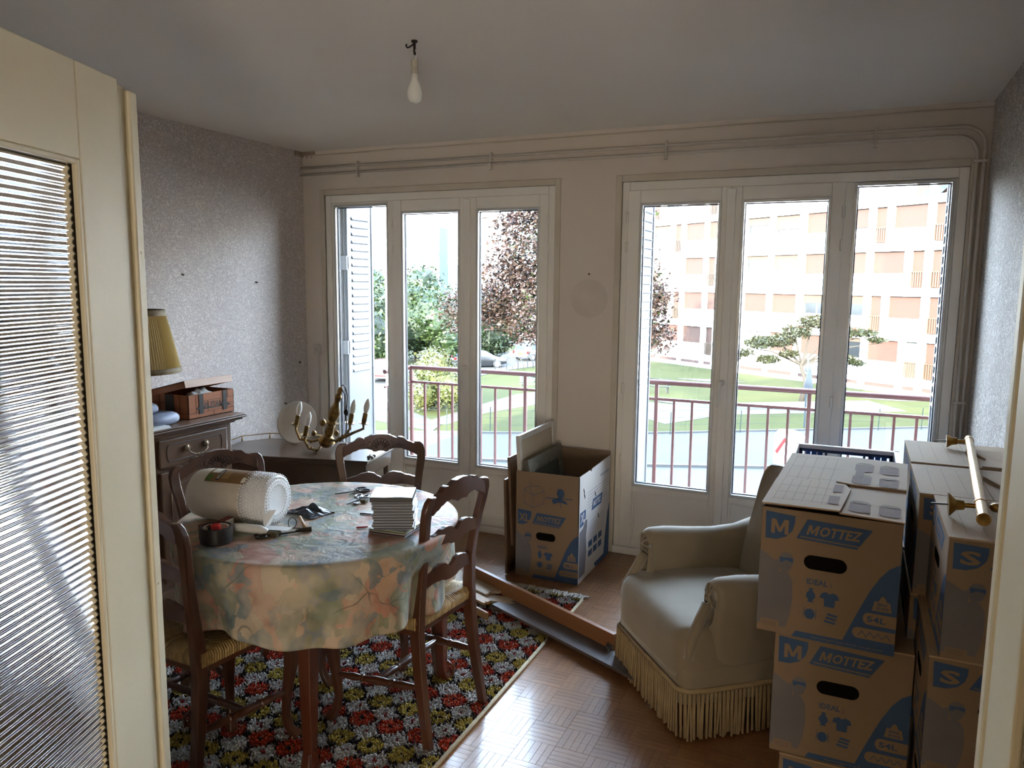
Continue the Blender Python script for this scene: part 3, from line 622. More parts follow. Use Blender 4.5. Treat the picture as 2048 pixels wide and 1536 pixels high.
for (a, b, c, d_, dy) in arms:
    y = CY+dy; pts = [on(*a), on((a[0]*2+b[0])/3, max(a[1], b[1])+4, CY+dy*.5), on(b[0], b[1], y), on(c[0], c[1]+9, y), on(c[0], c[1]+1, y)]
    ar = MB().tube(pts, [.008, .007, .0085, .007, .008], 8).build('arm', 'brass_old', cd, smooth=True)
    ct = on(c[0], c[1], y); ax = (on(c[0]+5, c[1]-26, y)-ct).normalized(); q = ax.to_track_quat('Z', 'Y').to_matrix().to_4x4(); Mx = Matrix.Translation(ct) @ q
    MB().lathe([(.010, 0), (.030, .006), (.032, .010), (.012, .008)], 14, Mx).build('drip_pan', 'brass_old', ar, autos=True)
    MB().lathe([(.014, .008), (.014, .068), (.012, .07)], 12, Mx).build('candle_sleeve', 'brass_old', ar, autos=True)
    MB().lathe([(.010, .07), (.013, .078), (.0175, .10), (.016, .125), (.009, .148), (.002, .158)], 12, Mx).build('flame_bulb', 'bulb_white', ar, smooth=True)
    lf_ = MB()
    for q_ in range(3): p = pts[1].lerp(pts[2], .2+.3*q_); lf_.sphere(p+Vector((0, 0, .006*(q_-1))), .011, 8, 5, (1, .6, .8))
    lf_.build('leaf_ornament', 'brass_old', ar, smooth=True)
m_ = MB(); tp = topp
m_.tube([tp, tp+Vector((.015, 0, .012)), tp+Vector((.035, 0, -.005)), tp+Vector((.045, 0, -.05)), tp+Vector((.04, 0, -.11)), tp+Vector((.03, 0, -.15)), tp+Vector((.035, 0, -.21)), tp+Vector((.03, 0, -.28))], .0035, 6)
m_.tube([tp, tp+Vector((.02, .01, -.05)), tp+Vector((.025, 0, -.13)), tp+Vector((.03, 0, -.2))], .0035, 6); m_.build('supply_cord', 'black_cord', cd, smooth=True)
m_ = MB(); m_.sphere(tp+Vector((.036, -.005, -.15)), .017, 8, 6, (1, .5, 1.3)); m_.build('cord_switch', 'black_cord', cd, smooth=True)
cd.location.z = .602-min(v.co.z for o_ in cd.children_recursive for v in o_.data.vertices)
# frosted glass bowl leaning behind the chandelier
bc = on(597, 861, 3.86); q = (Vector((.25, -1, .32))).normalized().to_track_quat('Z', 'Y').to_matrix().to_4x4(); Mx = Matrix.Translation(bc) @ q
gb = MB(); R = .135
gb.loft([[(r*cos(2*pi*j/36), r*sin(2*pi*j/36), z) for j in range(36)] for r, z in ((.012, -.032), (.06, -.026), (.10, -.010), (.128, .010), (R, .022), (R-.004, .024), (.122, .014), (.095, -.004), (.055, -.020), (.012, -.026))], True, Mx)
_mz = min(p[2] for p in gb.v); gb.v = [(x, y, z+.602-_mz) for x, y, z in gb.v]
tag(gb.build('glass_shade', 'frosted', smooth=True), 'round frosted white glass lamp bowl leaning behind the chandelier', 'glass shade')
m_ = MB(); p = on(752, 898, 3.9); p.z = .6
m_.tube([p+Vector((-.02, 0, .004)), p+Vector((.02, .004, .004))], .004, 6); m_.tube([p+Vector((-.02, 0, .0)), p+Vector((-.02, 0, .022))], .003, 6); m_.sphere(p+Vector((.004, 0, .008)), .008, 8, 6)
tag(m_.build('brass_screw', 'brass', smooth=True), 'tiny brass lamp part lying alone on the bright cabinet top', 'screw')
m_ = MB(); p = on(737, 922, 3.6); p.z = .6; p += Vector((-.03, .06, 0))
for k in range(7): m_.sphere(p+Vector((.012*(k % 3)-.01, .022*(k//3), .009+.006*(k % 2))), .011, 8, 5)
tag(m_.build('metal_fittings', 'metal_grey', smooth=True), 'small heap of shiny lamp fittings on the front right corner of the low cabinet', 'fittings')

# ------------------------------------------------------------------ things on the sideboard
mat('chest_print', (172, 106, 66), 0.55, rgb2=(136, 76, 44), scale=5, stretch=(1, 1, 4), contrast=.35)
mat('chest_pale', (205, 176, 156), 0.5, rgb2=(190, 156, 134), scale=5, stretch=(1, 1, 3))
mat('strap_print', (52, 46, 42), 0.6); mat('chest_line', (84, 46, 26), 0.7)
mat('plastic_white', (225, 226, 224), 0.35); mat('blue_cloth', (140, 146, 162), 0.55, rgb2=(122, 128, 148), scale=10, bump=.1)
mat('grey_card', (150, 148, 140), 0.6)
TB = .905
cx = thing('storage_chest', 'open storage chest printed like wooden planks with black straps, on the sideboard', 'box', (-3.10, 2.885, TB))
Wc, Lc, Hc = .33, .315, .125                      # depth towards the wall, length along it, height
m_ = MB(); m_.box((-Wc, 0, 0), (-Wc+.004, Lc, Hc)); m_.box((-.004, 0, 0), (0, Lc, Hc)); m_.box((-Wc, 0, 0), (0, .004, Hc)); m_.box((-Wc, Lc-.004, 0), (0, Lc, Hc)); m_.box((-Wc, 0, 0), (0, Lc, .004))
m_.build('chest_body', 'chest_print', cx)
g = MB()
for a, b, c, d in ((0, .028, Lc, .030), (.05, .03, .052, Hc), (.1, .085, Lc, .087), (.17, 0, .172, .03), (.13, .03, .132, .085), (.24, .03, .242, .085), (.27, .085, .272, Hc), (0.19, .055, Lc, .057)): g.box((0, a, b), (.0012, c, d))
for a, b, c, d in ((0, .03, .16, .032), (.06, .03, .062, Hc), (.2, .03, .202, Hc), (.1, .08, .28, .082)): g.box((-a-c*0-abs(c-a), -.0012, b), (-a, 0, d))
g.build('plank_lines', 'chest_line', cx)
g = MB()
for y in (.07, .235): g.box((0, y, .02), (.003, y+.028, Hc)); g.box((0, y-.014, .045), (.0025, y+.042, .056))
g.box((-.16, -.003, 0), (-.10, 0, Hc)); g.box((0, .07, .042), (.0022, .29, .048)); g.build('strap', 'strap_print', cx)
vs, fs = text_fit('RUTAN', .125, .032, bold=.02); g = MB(); g.add([(.0042, .105+x, .046+y) for x, y in vs], fs); g.build('lettering', 'strap_print', cx)
ld = MB(); ld.box((-Wc-.004, -.006, 0), (.004, Lc+.006, .006)); ld.box((-.001, -.006, -.032), (.004, Lc+.006, .006)); ld.box((-Wc, -.006, -.03), (.004, -.002, .006)); ld.box((-Wc, Lc+.002, -.03), (.004, Lc+.006, .006))
lo = ld.build('lid', 'chest_print', cx, loc=(0, 0, Hc+.012)); 
lo.rotation_euler = (0, radians(-14), 0); lo.location = (-.02, 0, Hc+.07)
m_ = MB(); m_.box((.0042, -.005, -.031), (.0055, Lc+.005, .005)); m_.build('lid_front', 'chest_pale', lo, label='pale front edge of the lid')
m_ = MB(); m_.sphere((0, 0, 0), .06, 24, 16, (.7, 1.5, .75)); m_.v = [(x*(1+.5*noise.noise(Vector((x, y, z))*30))-.055, y*(1+.3*noise.noise(Vector((z, y, x))*30))+.13, z*(1+.6*noise.noise(Vector((y, x, z))*34))+Hc-.03) for x, y, z in m_.v]; tag(m_.build('white_bag', 'plastic_white', smooth=True, loc=cx.location), 'crumpled white plastic bag sticking out of the plank-printed chest', 'bag')
def pouch(name, c, s, rz, label, m_='blue_cloth', sag=.0):
    g = MB(); a, b, h = s
    g.grid(18, 10, lambda u, v: (a*cos(2*pi*u)*abs(cos(2*pi*u))**-.4*(1-.15*abs(2*v-1)**3) if abs(cos(2*pi*u)) > 1e-3 else 0, b*sin(2*pi*u)*abs(sin(2*pi*u))**-.4*(1-.15*abs(2*v-1)**3) if abs(sin(2*pi*u)) > 1e-3 else 0, h*v*(1+.12*noise.noise(Vector((u*9, v*3, c[0]*5))))), loopu=True)
    n_ = len(g.v); g.f.append(tuple(range(17, -1, -1))); g.mi.append(0); g.f.append(tuple(range(n_-18, n_))); g.mi.append(0)
    return tag(g.build(name, m_, loc=c, rot=(0, 0, rz), smooth=True, bevel=0.0), label, 'folded cloth')
G_ = 'folded grey-blue covers on the sideboard'
pouch('folded_cover', (-3.19, 2.70, TB), (.14, .125, .055), .15, 'folded grey-blue cover lying flat beside the plank-printed chest, the lowest one')
pouch('folded_cover', (-3.24, 2.66, TB+.058), (.12, .10, .045), -.1, 'folded grey-blue cover, the upper one of the two beside the chest')
m_ = MB(); m_.box((-.002, 0, 0), (.002, .13, .09)); tag(m_.build('grey_card', 'grey_card', loc=(-3.20, 2.62, TB+.106), rot=(.1, .12, .3)), 'stiff grey card standing on the folded covers', 'card')
m_ = MB(); m_.box((0, 0, 0), (.12, .17, .006)); m_.box((.004, .004, .006), (.116, .166, .012)); tag(m_.build('paper_stack', 'plastic_white', loc=(-3.13, 2.52, TB)), 'thin sheaf of white papers under the folded covers at the sideboard edge', 'paper')
# lamp with pleated shade
mat('shade_cloth', (214, 194, 140), 0.75, rgb2=(188, 164, 108), scale=2, sub=.0); mat('shade_braid', (120, 100, 62), 0.7, rgb2=(92, 74, 44), scale=90)
lp = thing('table_lamp', 'table lamp with a pleated cream shade edged in brown braid, half hidden by the door', 'lamp', (-3.30, 2.765, 0))
n = 180; m_ = MB()
def pl(j): return 1+.018*(1 if j % 2 else -1)
m_.loft([[((r*pl(j))*cos(2*pi*j/n), (r*pl(j))*sin(2*pi*j/n), z) for j in range(n)] for r, z in ((.196, 1.165), (.185, 1.22), (.160, 1.34), (.134, 1.455))], cap=False)
m_.build('lamp_shade', 'shade_cloth', lp, thick=.0015)
m_ = MB(); m_.loft([[(r*cos(2*pi*j/60), r*sin(2*pi*j/60), z) for j in range(60)] for r, z in ((.203, 1.153), (.204, 1.165), (.200, 1.180), (.195, 1.18), (.197, 1.153))], cap=False); m_.build('lower_braid', 'shade_braid', lp, smooth=True)
m_ = MB(); m_.loft([[(r*cos(2*pi*j/60), r*sin(2*pi*j/60), z) for j in range(60)] for r, z in ((.141, 1.440), (.139, 1.455), (.136, 1.470), (.131, 1.47), (.134, 1.44))], cap=False); m_.build('upper_braid', 'shade_braid', lp, smooth=True)
MB().lathe([(.07, TB), (.072, TB+.01), (.04, TB+.02), (.022, TB+.04), (.05, TB+.09), (.055, TB+.13), (.03, TB+.18), (.014, TB+.21), (.012, 1.20), (.012, 1.28)], 20).build('lamp_base', 'plastic_white', lp, smooth=True)
m_ = MB(); m_.sphere((0, 0, 1.32), .03, 12, 8); m_.build('bulb', 'bulb_white', lp, smooth=True)

# ------------------------------------------------------------------ things on the dining table
TT = .7595
mat('bubble', (232, 234, 236), 0.25, rgb2=(222, 224, 226), scale=20, trans=.05, spec=.7)
mat('bubble_matte', (205, 196, 180), 0.45, rgb2=(196, 186, 170), scale=30)
mat('label_brown', (142, 108, 72), 0.5, rgb2=(126, 94, 60), scale=6); mat('label_green', (96, 122, 60), .6); mat('label_white', (226, 222, 210), .6); mat('print_dark', (60, 58, 62), .6); mat('print_gold', (190, 160, 104), .6)
rl = thing('bubble_wrap_roll', 'large roll of bubble wrap with a brown paper label lying on the table', 'roll')
e0, e1 = Vector((-2.150, 2.035, TT+.093)), Vector((-1.825, 2.075, TT+.093)); ax = (e1-e0).normalized(); q = ax.to_track_quat('Z', 'Y').to_matrix().to_4x4(); Mx = Matrix.Translation(e0) @ q; LR = (e1-e0).length; RR = .092
m_ = MB(); m_.lathe([(.03, -.012), (.066, -.008), (.083, .008), (.090, .04), (RR, .10), (RR, LR-.10), (.0915, LR-.06)], 48, Mx, cap=True); m_.build('wrapped_body', 'bubble_matte', rl, autos=True)
m_ = MB(); m_.lathe([(.0918, LR-.105), (.0925, LR-.06), (.0915, LR-.02), (.085, LR-.002), (.06, LR+.003), (.04, LR-.002), (.02, LR-.006)], 48, Mx); m_.build('bare_end', 'bubble', rl, smooth=True)
m_ = MB()
for i in range(9):
    for j in range(52):
        a = 2*pi*(j+.5*(i % 2))/52; z = LR-.10+i*.0115; r = .0918 if i < 7 else .0898; m_.sphere((r*cos(a), r*sin(a), z), .0042, 6, 4, (.8, .8, .9), Mx)
for k, r in enumerate((.078, .066, .054)):
    for j in range(int(r*560)): a = 2*pi*j/int(r*560); m_.sphere((r*cos(a), r*sin(a), LR+.001), .0042, 6, 4, (1, 1, .6), Mx)
m_.build('bubbles', 'bubble', rl, smooth=True, kind='stuff')
up = q.inverted() @ Vector((0, 0, 1, 0)); a_up = atan2(up.y, up.x); vw = q.inverted() @ Vector((0.62, -.78, 0, 0)); sg = 1 if ((atan2(vw.y, vw.x)-a_up+pi) % (2*pi)-pi) > 0 else -1
def onroll(r, da, z): a = a_up+sg*da; return (r*cos(a), r*sin(a), z)
def rollpatch(name, m_, da0, da1, z0, z1, r):
    g = MB(); g.grid(10, 2, lambda u, v: onroll(r, lerp(da0, da1, u), lerp(z0, z1, v)), Mx); return g.build(name, m_, rl, smooth=True)
rollpatch('paper_label', 'label_brown', -.10, .80, .075, LR-.085, RR+.0012)
rollpatch('label_print', 'label_green', .45, .78, .078, .10, RR+.002); rollpatch('label_print', 'label_white', .0, .35, .085, .115, RR+.002); rollpatch('label_print', 'print_dark', .1, .72, .118, .132, RR+.002)
for k in range(4): rollpatch('label_print', 'print_gold', .2, .62, .14+.007*k, .143+.007*k, RR+.002)
rollpatch('barcode', 'label_white', .5, .74, LR-.105, LR-.09, RR+.002)
vs, fs = text_fit('MOTTEZ', .042, .010, bold=.02, shear=.2); g = MB(); g.add([onroll(RR+.0028, .66-x/RR*1.0, .120+y) for x, y in vs], fs, Mx); g.build('lettering', 'label_white', rl)

mat('black_plastic', (36, 34, 34), 0.4); mat('red_plastic', (176, 34, 30), 0.4); mat('tan_tape', (150, 120, 84), .35); mat('dark_red', (120, 44, 36), .5)
td = thing('tape_dispenser', 'packing tape gun with black tape roll, red knob and white handle, behind the near chair', 'tape dispenser', (0, 0, 0))
c = atZ(432, 1052, TT+.055); c.z = TT
m_ = MB(); n = 32; m_.loft([[(c.x+r*cos(2*pi*j/n), c.y+r*sin(2*pi*j/n), c.z+z) for j in range(n)] for r, z in ((.052, .004), (.052, .054), (.047, .056), (.041, .054), (.041, .004))], cap=False); m_.build('tape_roll', 'black_plastic', td, autos=True)
m_ = MB(); m_.loft([[(c.x+r*cos(2*pi*j/n), c.y+r*sin(2*pi*j/n), c.z+z) for j in range(n)] for r, z in ((.041, .006), (.041, .053), (.036, .052), (.036, .006))], cap=False); m_.build('tape_core', 'label_white', td, autos=True)
vs, fs = text_fit('Dem', .03, .014); g = MB()
g.add([(c.x+.0355*cos(1.35-x/.0355), c.y+.0355*sin(1.35-x/.0355), c.z+.034+y) for x, y in vs], fs); g.build('lettering', 'print_dark', td)
MB().lathe([(.016, .02), (.016, .058), (.012, .063)], 16, Matrix.Translation(c)).build('knob', 'red_plastic', td, autos=True)
dv = Vector((.62, -.78, 0)); rt = Vector((.78, .62, 0))
def oriented(a, b, h0, h1, wd, name, m_, par=td, **k):
    a, b = Vector(a), Vector(b); d = (b-a); L0 = d.length; Mx = Matrix.Translation((a.x, a.y, TT)) @ Matrix.Rotation(atan2(d.y, d.x), 4, 'Z')
    return MB().box((0, -wd/2, h0), (L0, wd/2, h1), Mx).build(name, m_, par, **k)
p1 = atZ(402, 1082, TT); p2 = atZ(428, 1075, TT); p3 = atZ(438, 1072, TT); p4 = atZ(462, 1060, TT)
oriented(p1, p2, 0, .045, .03, 'side_plate', 'black_plastic', bevel=.003); oriented(p1, p2, .045, .052, .032, 'jaw', 'dark_red', bevel=.002)
oriented(p2, p3, 0, .040, .035, 'mechanism', 'metal_grey', bevel=.003); oriented(p3, p4, 0, .046, .03, 'guard', 'plastic_white', bevel=.004); oriented(p3, p4, .046, .050, .024, 'jaw', 'dark_red', bevel=.002)
p5 = atZ(465, 1058, TT+.02); p6 = atZ(535, 1066, TT+.01)
m_ = MB(); m_.tube([(p5.x, p5.y, TT+.028), (lerp(p5.x, p6.x, .3), lerp(p5.y, p6.y, .3), TT+.026), (lerp(p5.x, p6.x, .8), lerp(p5.y, p6.y, .8), TT+.020), (p6.x, p6.y, TT+.015)], [.013, .015, .016, .009], 10); m_.build('grip', 'plastic_white', td, smooth=True)
# scissors
def scissors(a, b, label, handle, blade, sz=1.0):
    a, b = Vector((a.x, a.y, TT)), Vector((b.x, b.y, TT)); d = b-a; L0 = d.length; t = thing('scissors', label, 'scissors', a, atan2(d.y, d.x))
    for s in (-1, 1):
        m_ = MB(); m_.prism([(0, 0), (.35*L0, -.006*s), (.62*L0, -.009*s), (.62*L0, .002*s), (.35*L0, .005*s)][::s], .004+.002*(s+1)/2, .006+.002*(s+1)/2, 'z'); m_.build('blade', blade, t)
        c = (.85*L0, s*.020*sz); m_ = MB(); m_.tube([(.6*L0, -s*.002, .007), (.70*L0, s*.004, .007), (c[0]-.018*sz, c[1]-s*.008, .007)], .0038, 6)
        m_.tube([(c[0]+.024*sz*cos(a_), c[1]+.015*sz*sin(a_), .007) for a_ in [2*pi*i/16 for i in range(17)]], .0038, 6); m_.build('finger_loop', handle, t, smooth=True)
    MB().lathe([(.005, .008), (.005, .0115)], 10, Matrix.Translation((.6*L0, 0, 0))).build('pivot', 'metal_grey', t); return t
scissors(atZ(670, 991, TT), atZ(735, 981, TT), 'pair of black-handled scissors lying behind the chromed pair', 'black_plastic', 'black_plastic')
scissors(atZ(693, 1012, TT), atZ(729, 993, TT), 'pair of chromed all-metal scissors left of the disc cases', 'metal_grey', 'metal_grey', .8)
scissors(atZ(612, 1064, TT), atZ(505, 1078, TT), 'old dark scissors under the folded white paper at the front of the table', 'metal_dark', 'metal_dark', .7)
# small odds and ends
mat('bag_black', (40, 44, 50), 0.25, rgb2=(62, 68, 76), scale=18, bump=.2); mat('paper_white', (228, 228, 226), .7); mat('wood_light', (176, 128, 72), .5, rgb2=(150, 104, 56), scale=30); mat('wallet_olive', (92, 84, 58), .6)
c = atZ(616, 1024, TT); m_ = MB()
m_.grid(14, 10, lambda u, v: (c.x+(-.075+.15*u)*1.0+.02*v, c.y+(-.05+.10*v)-.02*u, TT+.003+.022*abs(noise.noise(Vector((u*3.2, v*3.7, 1.3))))*4*u*(1-u)*1.6*(v*(1-v)*4)**.5+.012*(1-abs(2*u-1))))
tag(m_.build('black_bag', 'bag_black', smooth=False, thick=.002), 'folded black plastic bag on the table beside the bubble wrap', 'bag')
c = atZ(545, 1070, TT); m_ = MB(); m_.loft([[(c.x-.030, c.y-.025, TT), (c.x+.032, c.y-.018, TT), (c.x+.026, c.y+.022, TT), (c.x-.034, c.y+.016, TT)], [(c.x-.028, c.y-.022, TT+.016), (c.x+.029, c.y-.016, TT+.016), (c.x+.024, c.y+.018, TT+.016), (c.x-.030, c.y+.014, TT+.016)]])
tag(m_.build('olive_purse', 'wallet_olive', bevel=.004), 'small olive purse under the folded white paper', 'purse')
m_ = MB(); c2 = c+Vector((.0, .01, .018)); m_.add([c2+Vector(p) for p in ((-.03, -.02, 0), (.055, .0, .002), (.05, .035, .003), (-.035, .02, .002), (-.055, .01, .055), (-.028, .045, .052))], [(0, 1, 2, 3), (0, 3, 5, 4)])
tag(m_.build('folded_paper', 'paper_white', thick=.001), 'folded white instruction paper standing half open on the table', 'paper')
c = atZ(585, 1058, TT); m_ = MB(); m_.tube([(c.x+.018*cos(a), c.y+.004*sin(a), TT+.022+.018*sin(a)) for a in [2*pi*i/18 for i in range(19)]], .0014, 5)
m_.tube([(c.x-.02, c.y-.01, TT+.006), (c.x+.0, c.y-.005, TT+.005), (c.x+.06, c.y+.01, TT+.006)], .0016, 5); tag(m_.build('wire_ring', 'metal_dark', smooth=True), 'thin wire ring standing beside the folded white paper', 'ring')
pa_, pb_ = atZ(612, 1064, TT), atZ(600, 1040, TT); hm = thing('small_hammer', 'little hammer with an orange wooden handle lying near the folded paper', 'hammer', (0, 0, 0))
m_ = MB(); m_.tube([(pa_.x, pa_.y, TT+.009), (pb_.x, pb_.y, TT+.010)], [.006, .0065], 8); m_.build('handle', 'wood_light', hm, smooth=True)
m_ = MB(); d = Vector((pa_.x-pb_.x, pa_.y-pb_.y, 0)).normalized(); pr = Vector((-d.y, d.x, 0)); b0 = Vector((pa_.x, pa_.y, TT+.009)); m_.tube([b0-pr*.035, b0-pr*.01, b0+pr*.012, b0+pr*.018], [.003, .007, .008, .009], 8); m_.build('head', 'metal_dark', hm, autos=True)
c = atZ(737, 1028, TT); m_ = MB(); m_.tube([(c.x-.028, c.y-.014, TT+.003), (c.x-.008, c.y-.004, TT+.003)], [.004, .003], 6); m_.loft([[(c.x-.010, c.y-.008, TT+.001), (c.x+.018, c.y-.002, TT+.001), (c.x+.026, c.y+.008, TT+.001), (c.x+.008, c.y+.01, TT+.001), (c.x-.010, c.y+.0, TT+.001)], [(c.x-.010, c.y-.008, TT+.005), (c.x+.018, c.y-.002, TT+.005), (c.x+.026, c.y+.008, TT+.005), (c.x+.008, c.y+.01, TT+.005), (c.x-.010, c.y+.0, TT+.005)]])
tag(m_.build('small_key', 'metal_grey'), 'small silver key with a red tip left of the disc cases', 'key')
c = atZ(725, 1056, TT); tag(MB().tube([(c.x-.016, c.y-.014, TT+.003), (c.x+.012, c.y+.014, TT+.003)], .003, 6).build('red_peg', 'red_plastic', smooth=True), 'tiny red plastic peg on the cloth in front of the key', 'peg')
c = atZ(660, 1026, TT); tag(MB().tube([(c.x-.014, c.y-.006, TT+.003), (c.x+.018, c.y+.004, TT+.003)], .0035, 6).build('dark_peg', 'metal_dark', smooth=True), 'small dark metal pin beside the black bag', 'pin')
c = atZ(724, 1005, TT); tag(MB().box((c.x-.004, c.y-.010, TT), (c.x+.022, c.y+.012, TT+.014)).build('plaster_lump', 'wallet_olive', bevel=.004), 'small brown block beside the chromed scissors', 'block')
c = atZ(713, 1009, TT); tag(MB().box((c.x-.012, c.y-.008, TT), (c.x+.008, c.y+.008, TT+.008)).build('foil_scrap', 'metal_grey', bevel=.002), 'small silvery scrap next to the brown block', 'scrap')
# stack of disc cases
mat('case_clear', (205, 212, 216), 0.12, trans=.35); mat('case_dark', (44, 42, 60), 0.4); mat('case_cover', (210, 218, 226), .12, coat=.6); mat('cover_green', (96, 98, 42), .5); mat('cover_maroon', (84, 34, 44), .5)
c0 = atZ(795, 1045, TT); c0.z = TT; zc = TT
spec = [('case_dark', 'cover_maroon', -.38), ('case_dark', 'cover_green', -.36)]+[('case_dark', None, v) for v in (.02, .0, .03, -.01, .02, .04, .01, -.02, .03, .0)]
desc = ['lowest disc case, turned askew, with a maroon insert', 'second disc case from the bottom, turned askew, with a green insert']
NUMW = ('third', 'fourth', 'fifth', 'sixth', 'seventh', 'eighth', 'ninth', 'tenth', 'eleventh', 'twelfth')
c0 = Vector((-1.445, 2.165, TT))+Vector((.02, .045, 0))
for k, (a, b, dr) in enumerate(spec):
    t = thing('disc_case', desc[k] if k < 2 else NUMW[k-2]+' disc case counted up from the table in the stack', 'disc case', (c0.x+random.uniform(-.004, .004)+(.0 if k > 1 else .002), c0.y+random.uniform(-.004, .004), zc), radians(26)+dr, 'plastic disc cases stacked on the table')
    w_, d_ = .071, .0625; h = .0096
    MB().box((-w_, -d_, 0), (w_, d_, .0022)).build('tray', 'case_clear', t, bevel=.0006); MB().box((-w_, -d_, h-.0022), (w_, d_, h-.0002)).build('cover', 'case_clear', t, bevel=.0006)
    MB().box((-w_+.003, -d_+.002, .0024), (w_-.002, d_-.002, h-.0024)).build('insert', b or a, t)
    zc += h+.0003
t = thing('video_case', 'thick black disc case with a pale photo cover on top of the stack', 'disc case', (c0.x-.004, c0.y-.002, zc), radians(25))
MB().box((-.072, -.066, 0), (.072, .066, .017)).build('case', 'black_plastic', t, bevel=.002); MB().box((-.071, -.065, .017), (.071, .065, .0176)).build('cover_sheet', 'case_cover', t)
mat('photo_grey', (150, 150, 172), .2, rgb2=(112, 108, 130), scale=22); MB().box((-.015, -.06, .0176), (.055, .06, .018)).build('cover_photo', 'photo_grey', t)
ZT = zc+.018
# ------------------------------------------------------------------ tufted rug with coloured squares
RX0, RX1, RY0, RY1 = -3.05, -1.195, 1.30, 3.60
M = bpy.data.materials.new('rug_wool'); MATS['rug_wool'] = M; M.use_nodes = True; N, L, B = nodes(M)
at_ = N.nodes.new('ShaderNodeAttribute'); at_.attribute_name = 'wool'; L.new(at_.outputs['Color'], B.inputs['Base Color']); B.inputs['Roughness'].default_value = .95; B.inputs['Specular IOR Level'].default_value = .1
WHT, RED, YEL, BLK, MAR = [lin(c) for c in ((166, 162, 158), (150, 52, 30), (152, 132, 62), (34, 26, 28), (108, 34, 38))]
def rugcol(x, y):
    P, Q = .125, .127
    ja = noise.noise(Vector((x*60, y*60, 0)))*.004; x += ja; y += noise.noise(Vector((x*60, y*60, 9)))*.004
    u, v = (x+1.33)/P, (y-2.72)/Q
    i, j = round(u), round(v); da = abs(u-i)+abs(v-j)
    i2, j2 = math.floor(u)+.5, math.floor(v)+.5; db = abs(u-i2)+abs(v-j2)
    if da < db:
        k = max(abs(u-i), abs(v-j)); c = RED if j % 2 == 0 else YEL
        if k < .07: return BLK
        if k < .325: return c
        if k < .40: return MAR if j % 2 == 0 else BLK
        return BLK if da > .42 else WHT
    k = max(abs(u-i2), abs(v-j2)); r = sqrt((u-i2)**2+(v-j2)**2)
    if r < .09 and (int(r*90)+int(atan2(v-j2, u-i2)*3)) % 2: return MAR
    if .42 < db: return BLK if random.random() < .7 else WHT
    return WHT
rg = thing('rug', 'thick tufted rug with red and yellow squares on white under the dining table', 'rug')
struct_b = MB().box((RX0, RY0, 0), (RX1, RY1, .008)).build('backing', mat('rug_backing', (186, 170, 140), .9, rgb2=(160, 144, 116), scale=60), rg)
m_ = MB(); m_.tube([(RX1, RY0, .008), (RX1, RY1, .008)], .008, 6); m_.build('bound_edge', 'rug_backing', rg, smooth=True)
vs, fs, cs = [], [], []
random.seed(11); st = .0095
y = RY0+.006
while y < RY1-.004:
    x = max(RX0, -2.75)+.004
    while x < RX1-.006:
        cx_, cy_ = x+random.uniform(-.003, .003), y+random.uniform(-.003, .003); c = rugcol(cx_, cy_)
        k = random.uniform(.78, 1.12); c = tuple(min(1, v*k) for v in c)+(1,)
        a = random.uniform(0, pi); tx, ty = random.uniform(-.006, .006), random.uniform(-.006, .006); h = random.uniform(.015, .022); w_ = random.uniform(.004, .0055); b = len(vs)
        for q in range(3): vs.append((cx_+w_*cos(a+q*2.09), cy_+w_*sin(a+q*2.09), .008))
        for q in range(3): vs.append((cx_+tx+w_*.75*cos(a+q*2.09+.5), cy_+ty+w_*.75*sin(a+q*2.09+.5), h))
        fs += [(b, b+1, b+4, b+3), (b+1, b+2, b+5, b+4), (b+2, b, b+3, b+5), (b+3, b+4, b+5)]; cs += [c]*6
        x += st
    y += st
me = bpy.data.meshes.new('wool_tufts'); me.from_pydata(vs, [], fs); me.materials.append(M)
ca = me.color_attributes.new('wool', 'FLOAT_COLOR', 'POINT'); ca.data.foreach_set('color', [v for c in cs for v in c]); me.update()
o = bpy.data.objects.new('wool_tufts', me); COL.objects.link(o); o.parent = rg; o['kind'] = 'stuff'
m_ = MB(); x = -2.6
mat('fringe_wool', (206, 200, 190), .9, rgb2=(176, 170, 160), scale=40)
while x < RX1:
    for q in range(2):
        a = random.uniform(-.5, .5); L0 = random.uniform(.05, .085); x0 = x+random.uniform(-.004, .004)
        m_.tube([(x0, RY1-.01, .012), (x0+.3*L0*sin(a), RY1+.4*L0, .014+random.uniform(0, .006)), (x0+L0*sin(a*1.5), RY1+L0*cos(a), .004)], [.003, .0035, .002], 4, cap=False)
    x += .0085
m_.build('rug_fringe', 'fringe_wool', rg, smooth=True, kind='stuff')

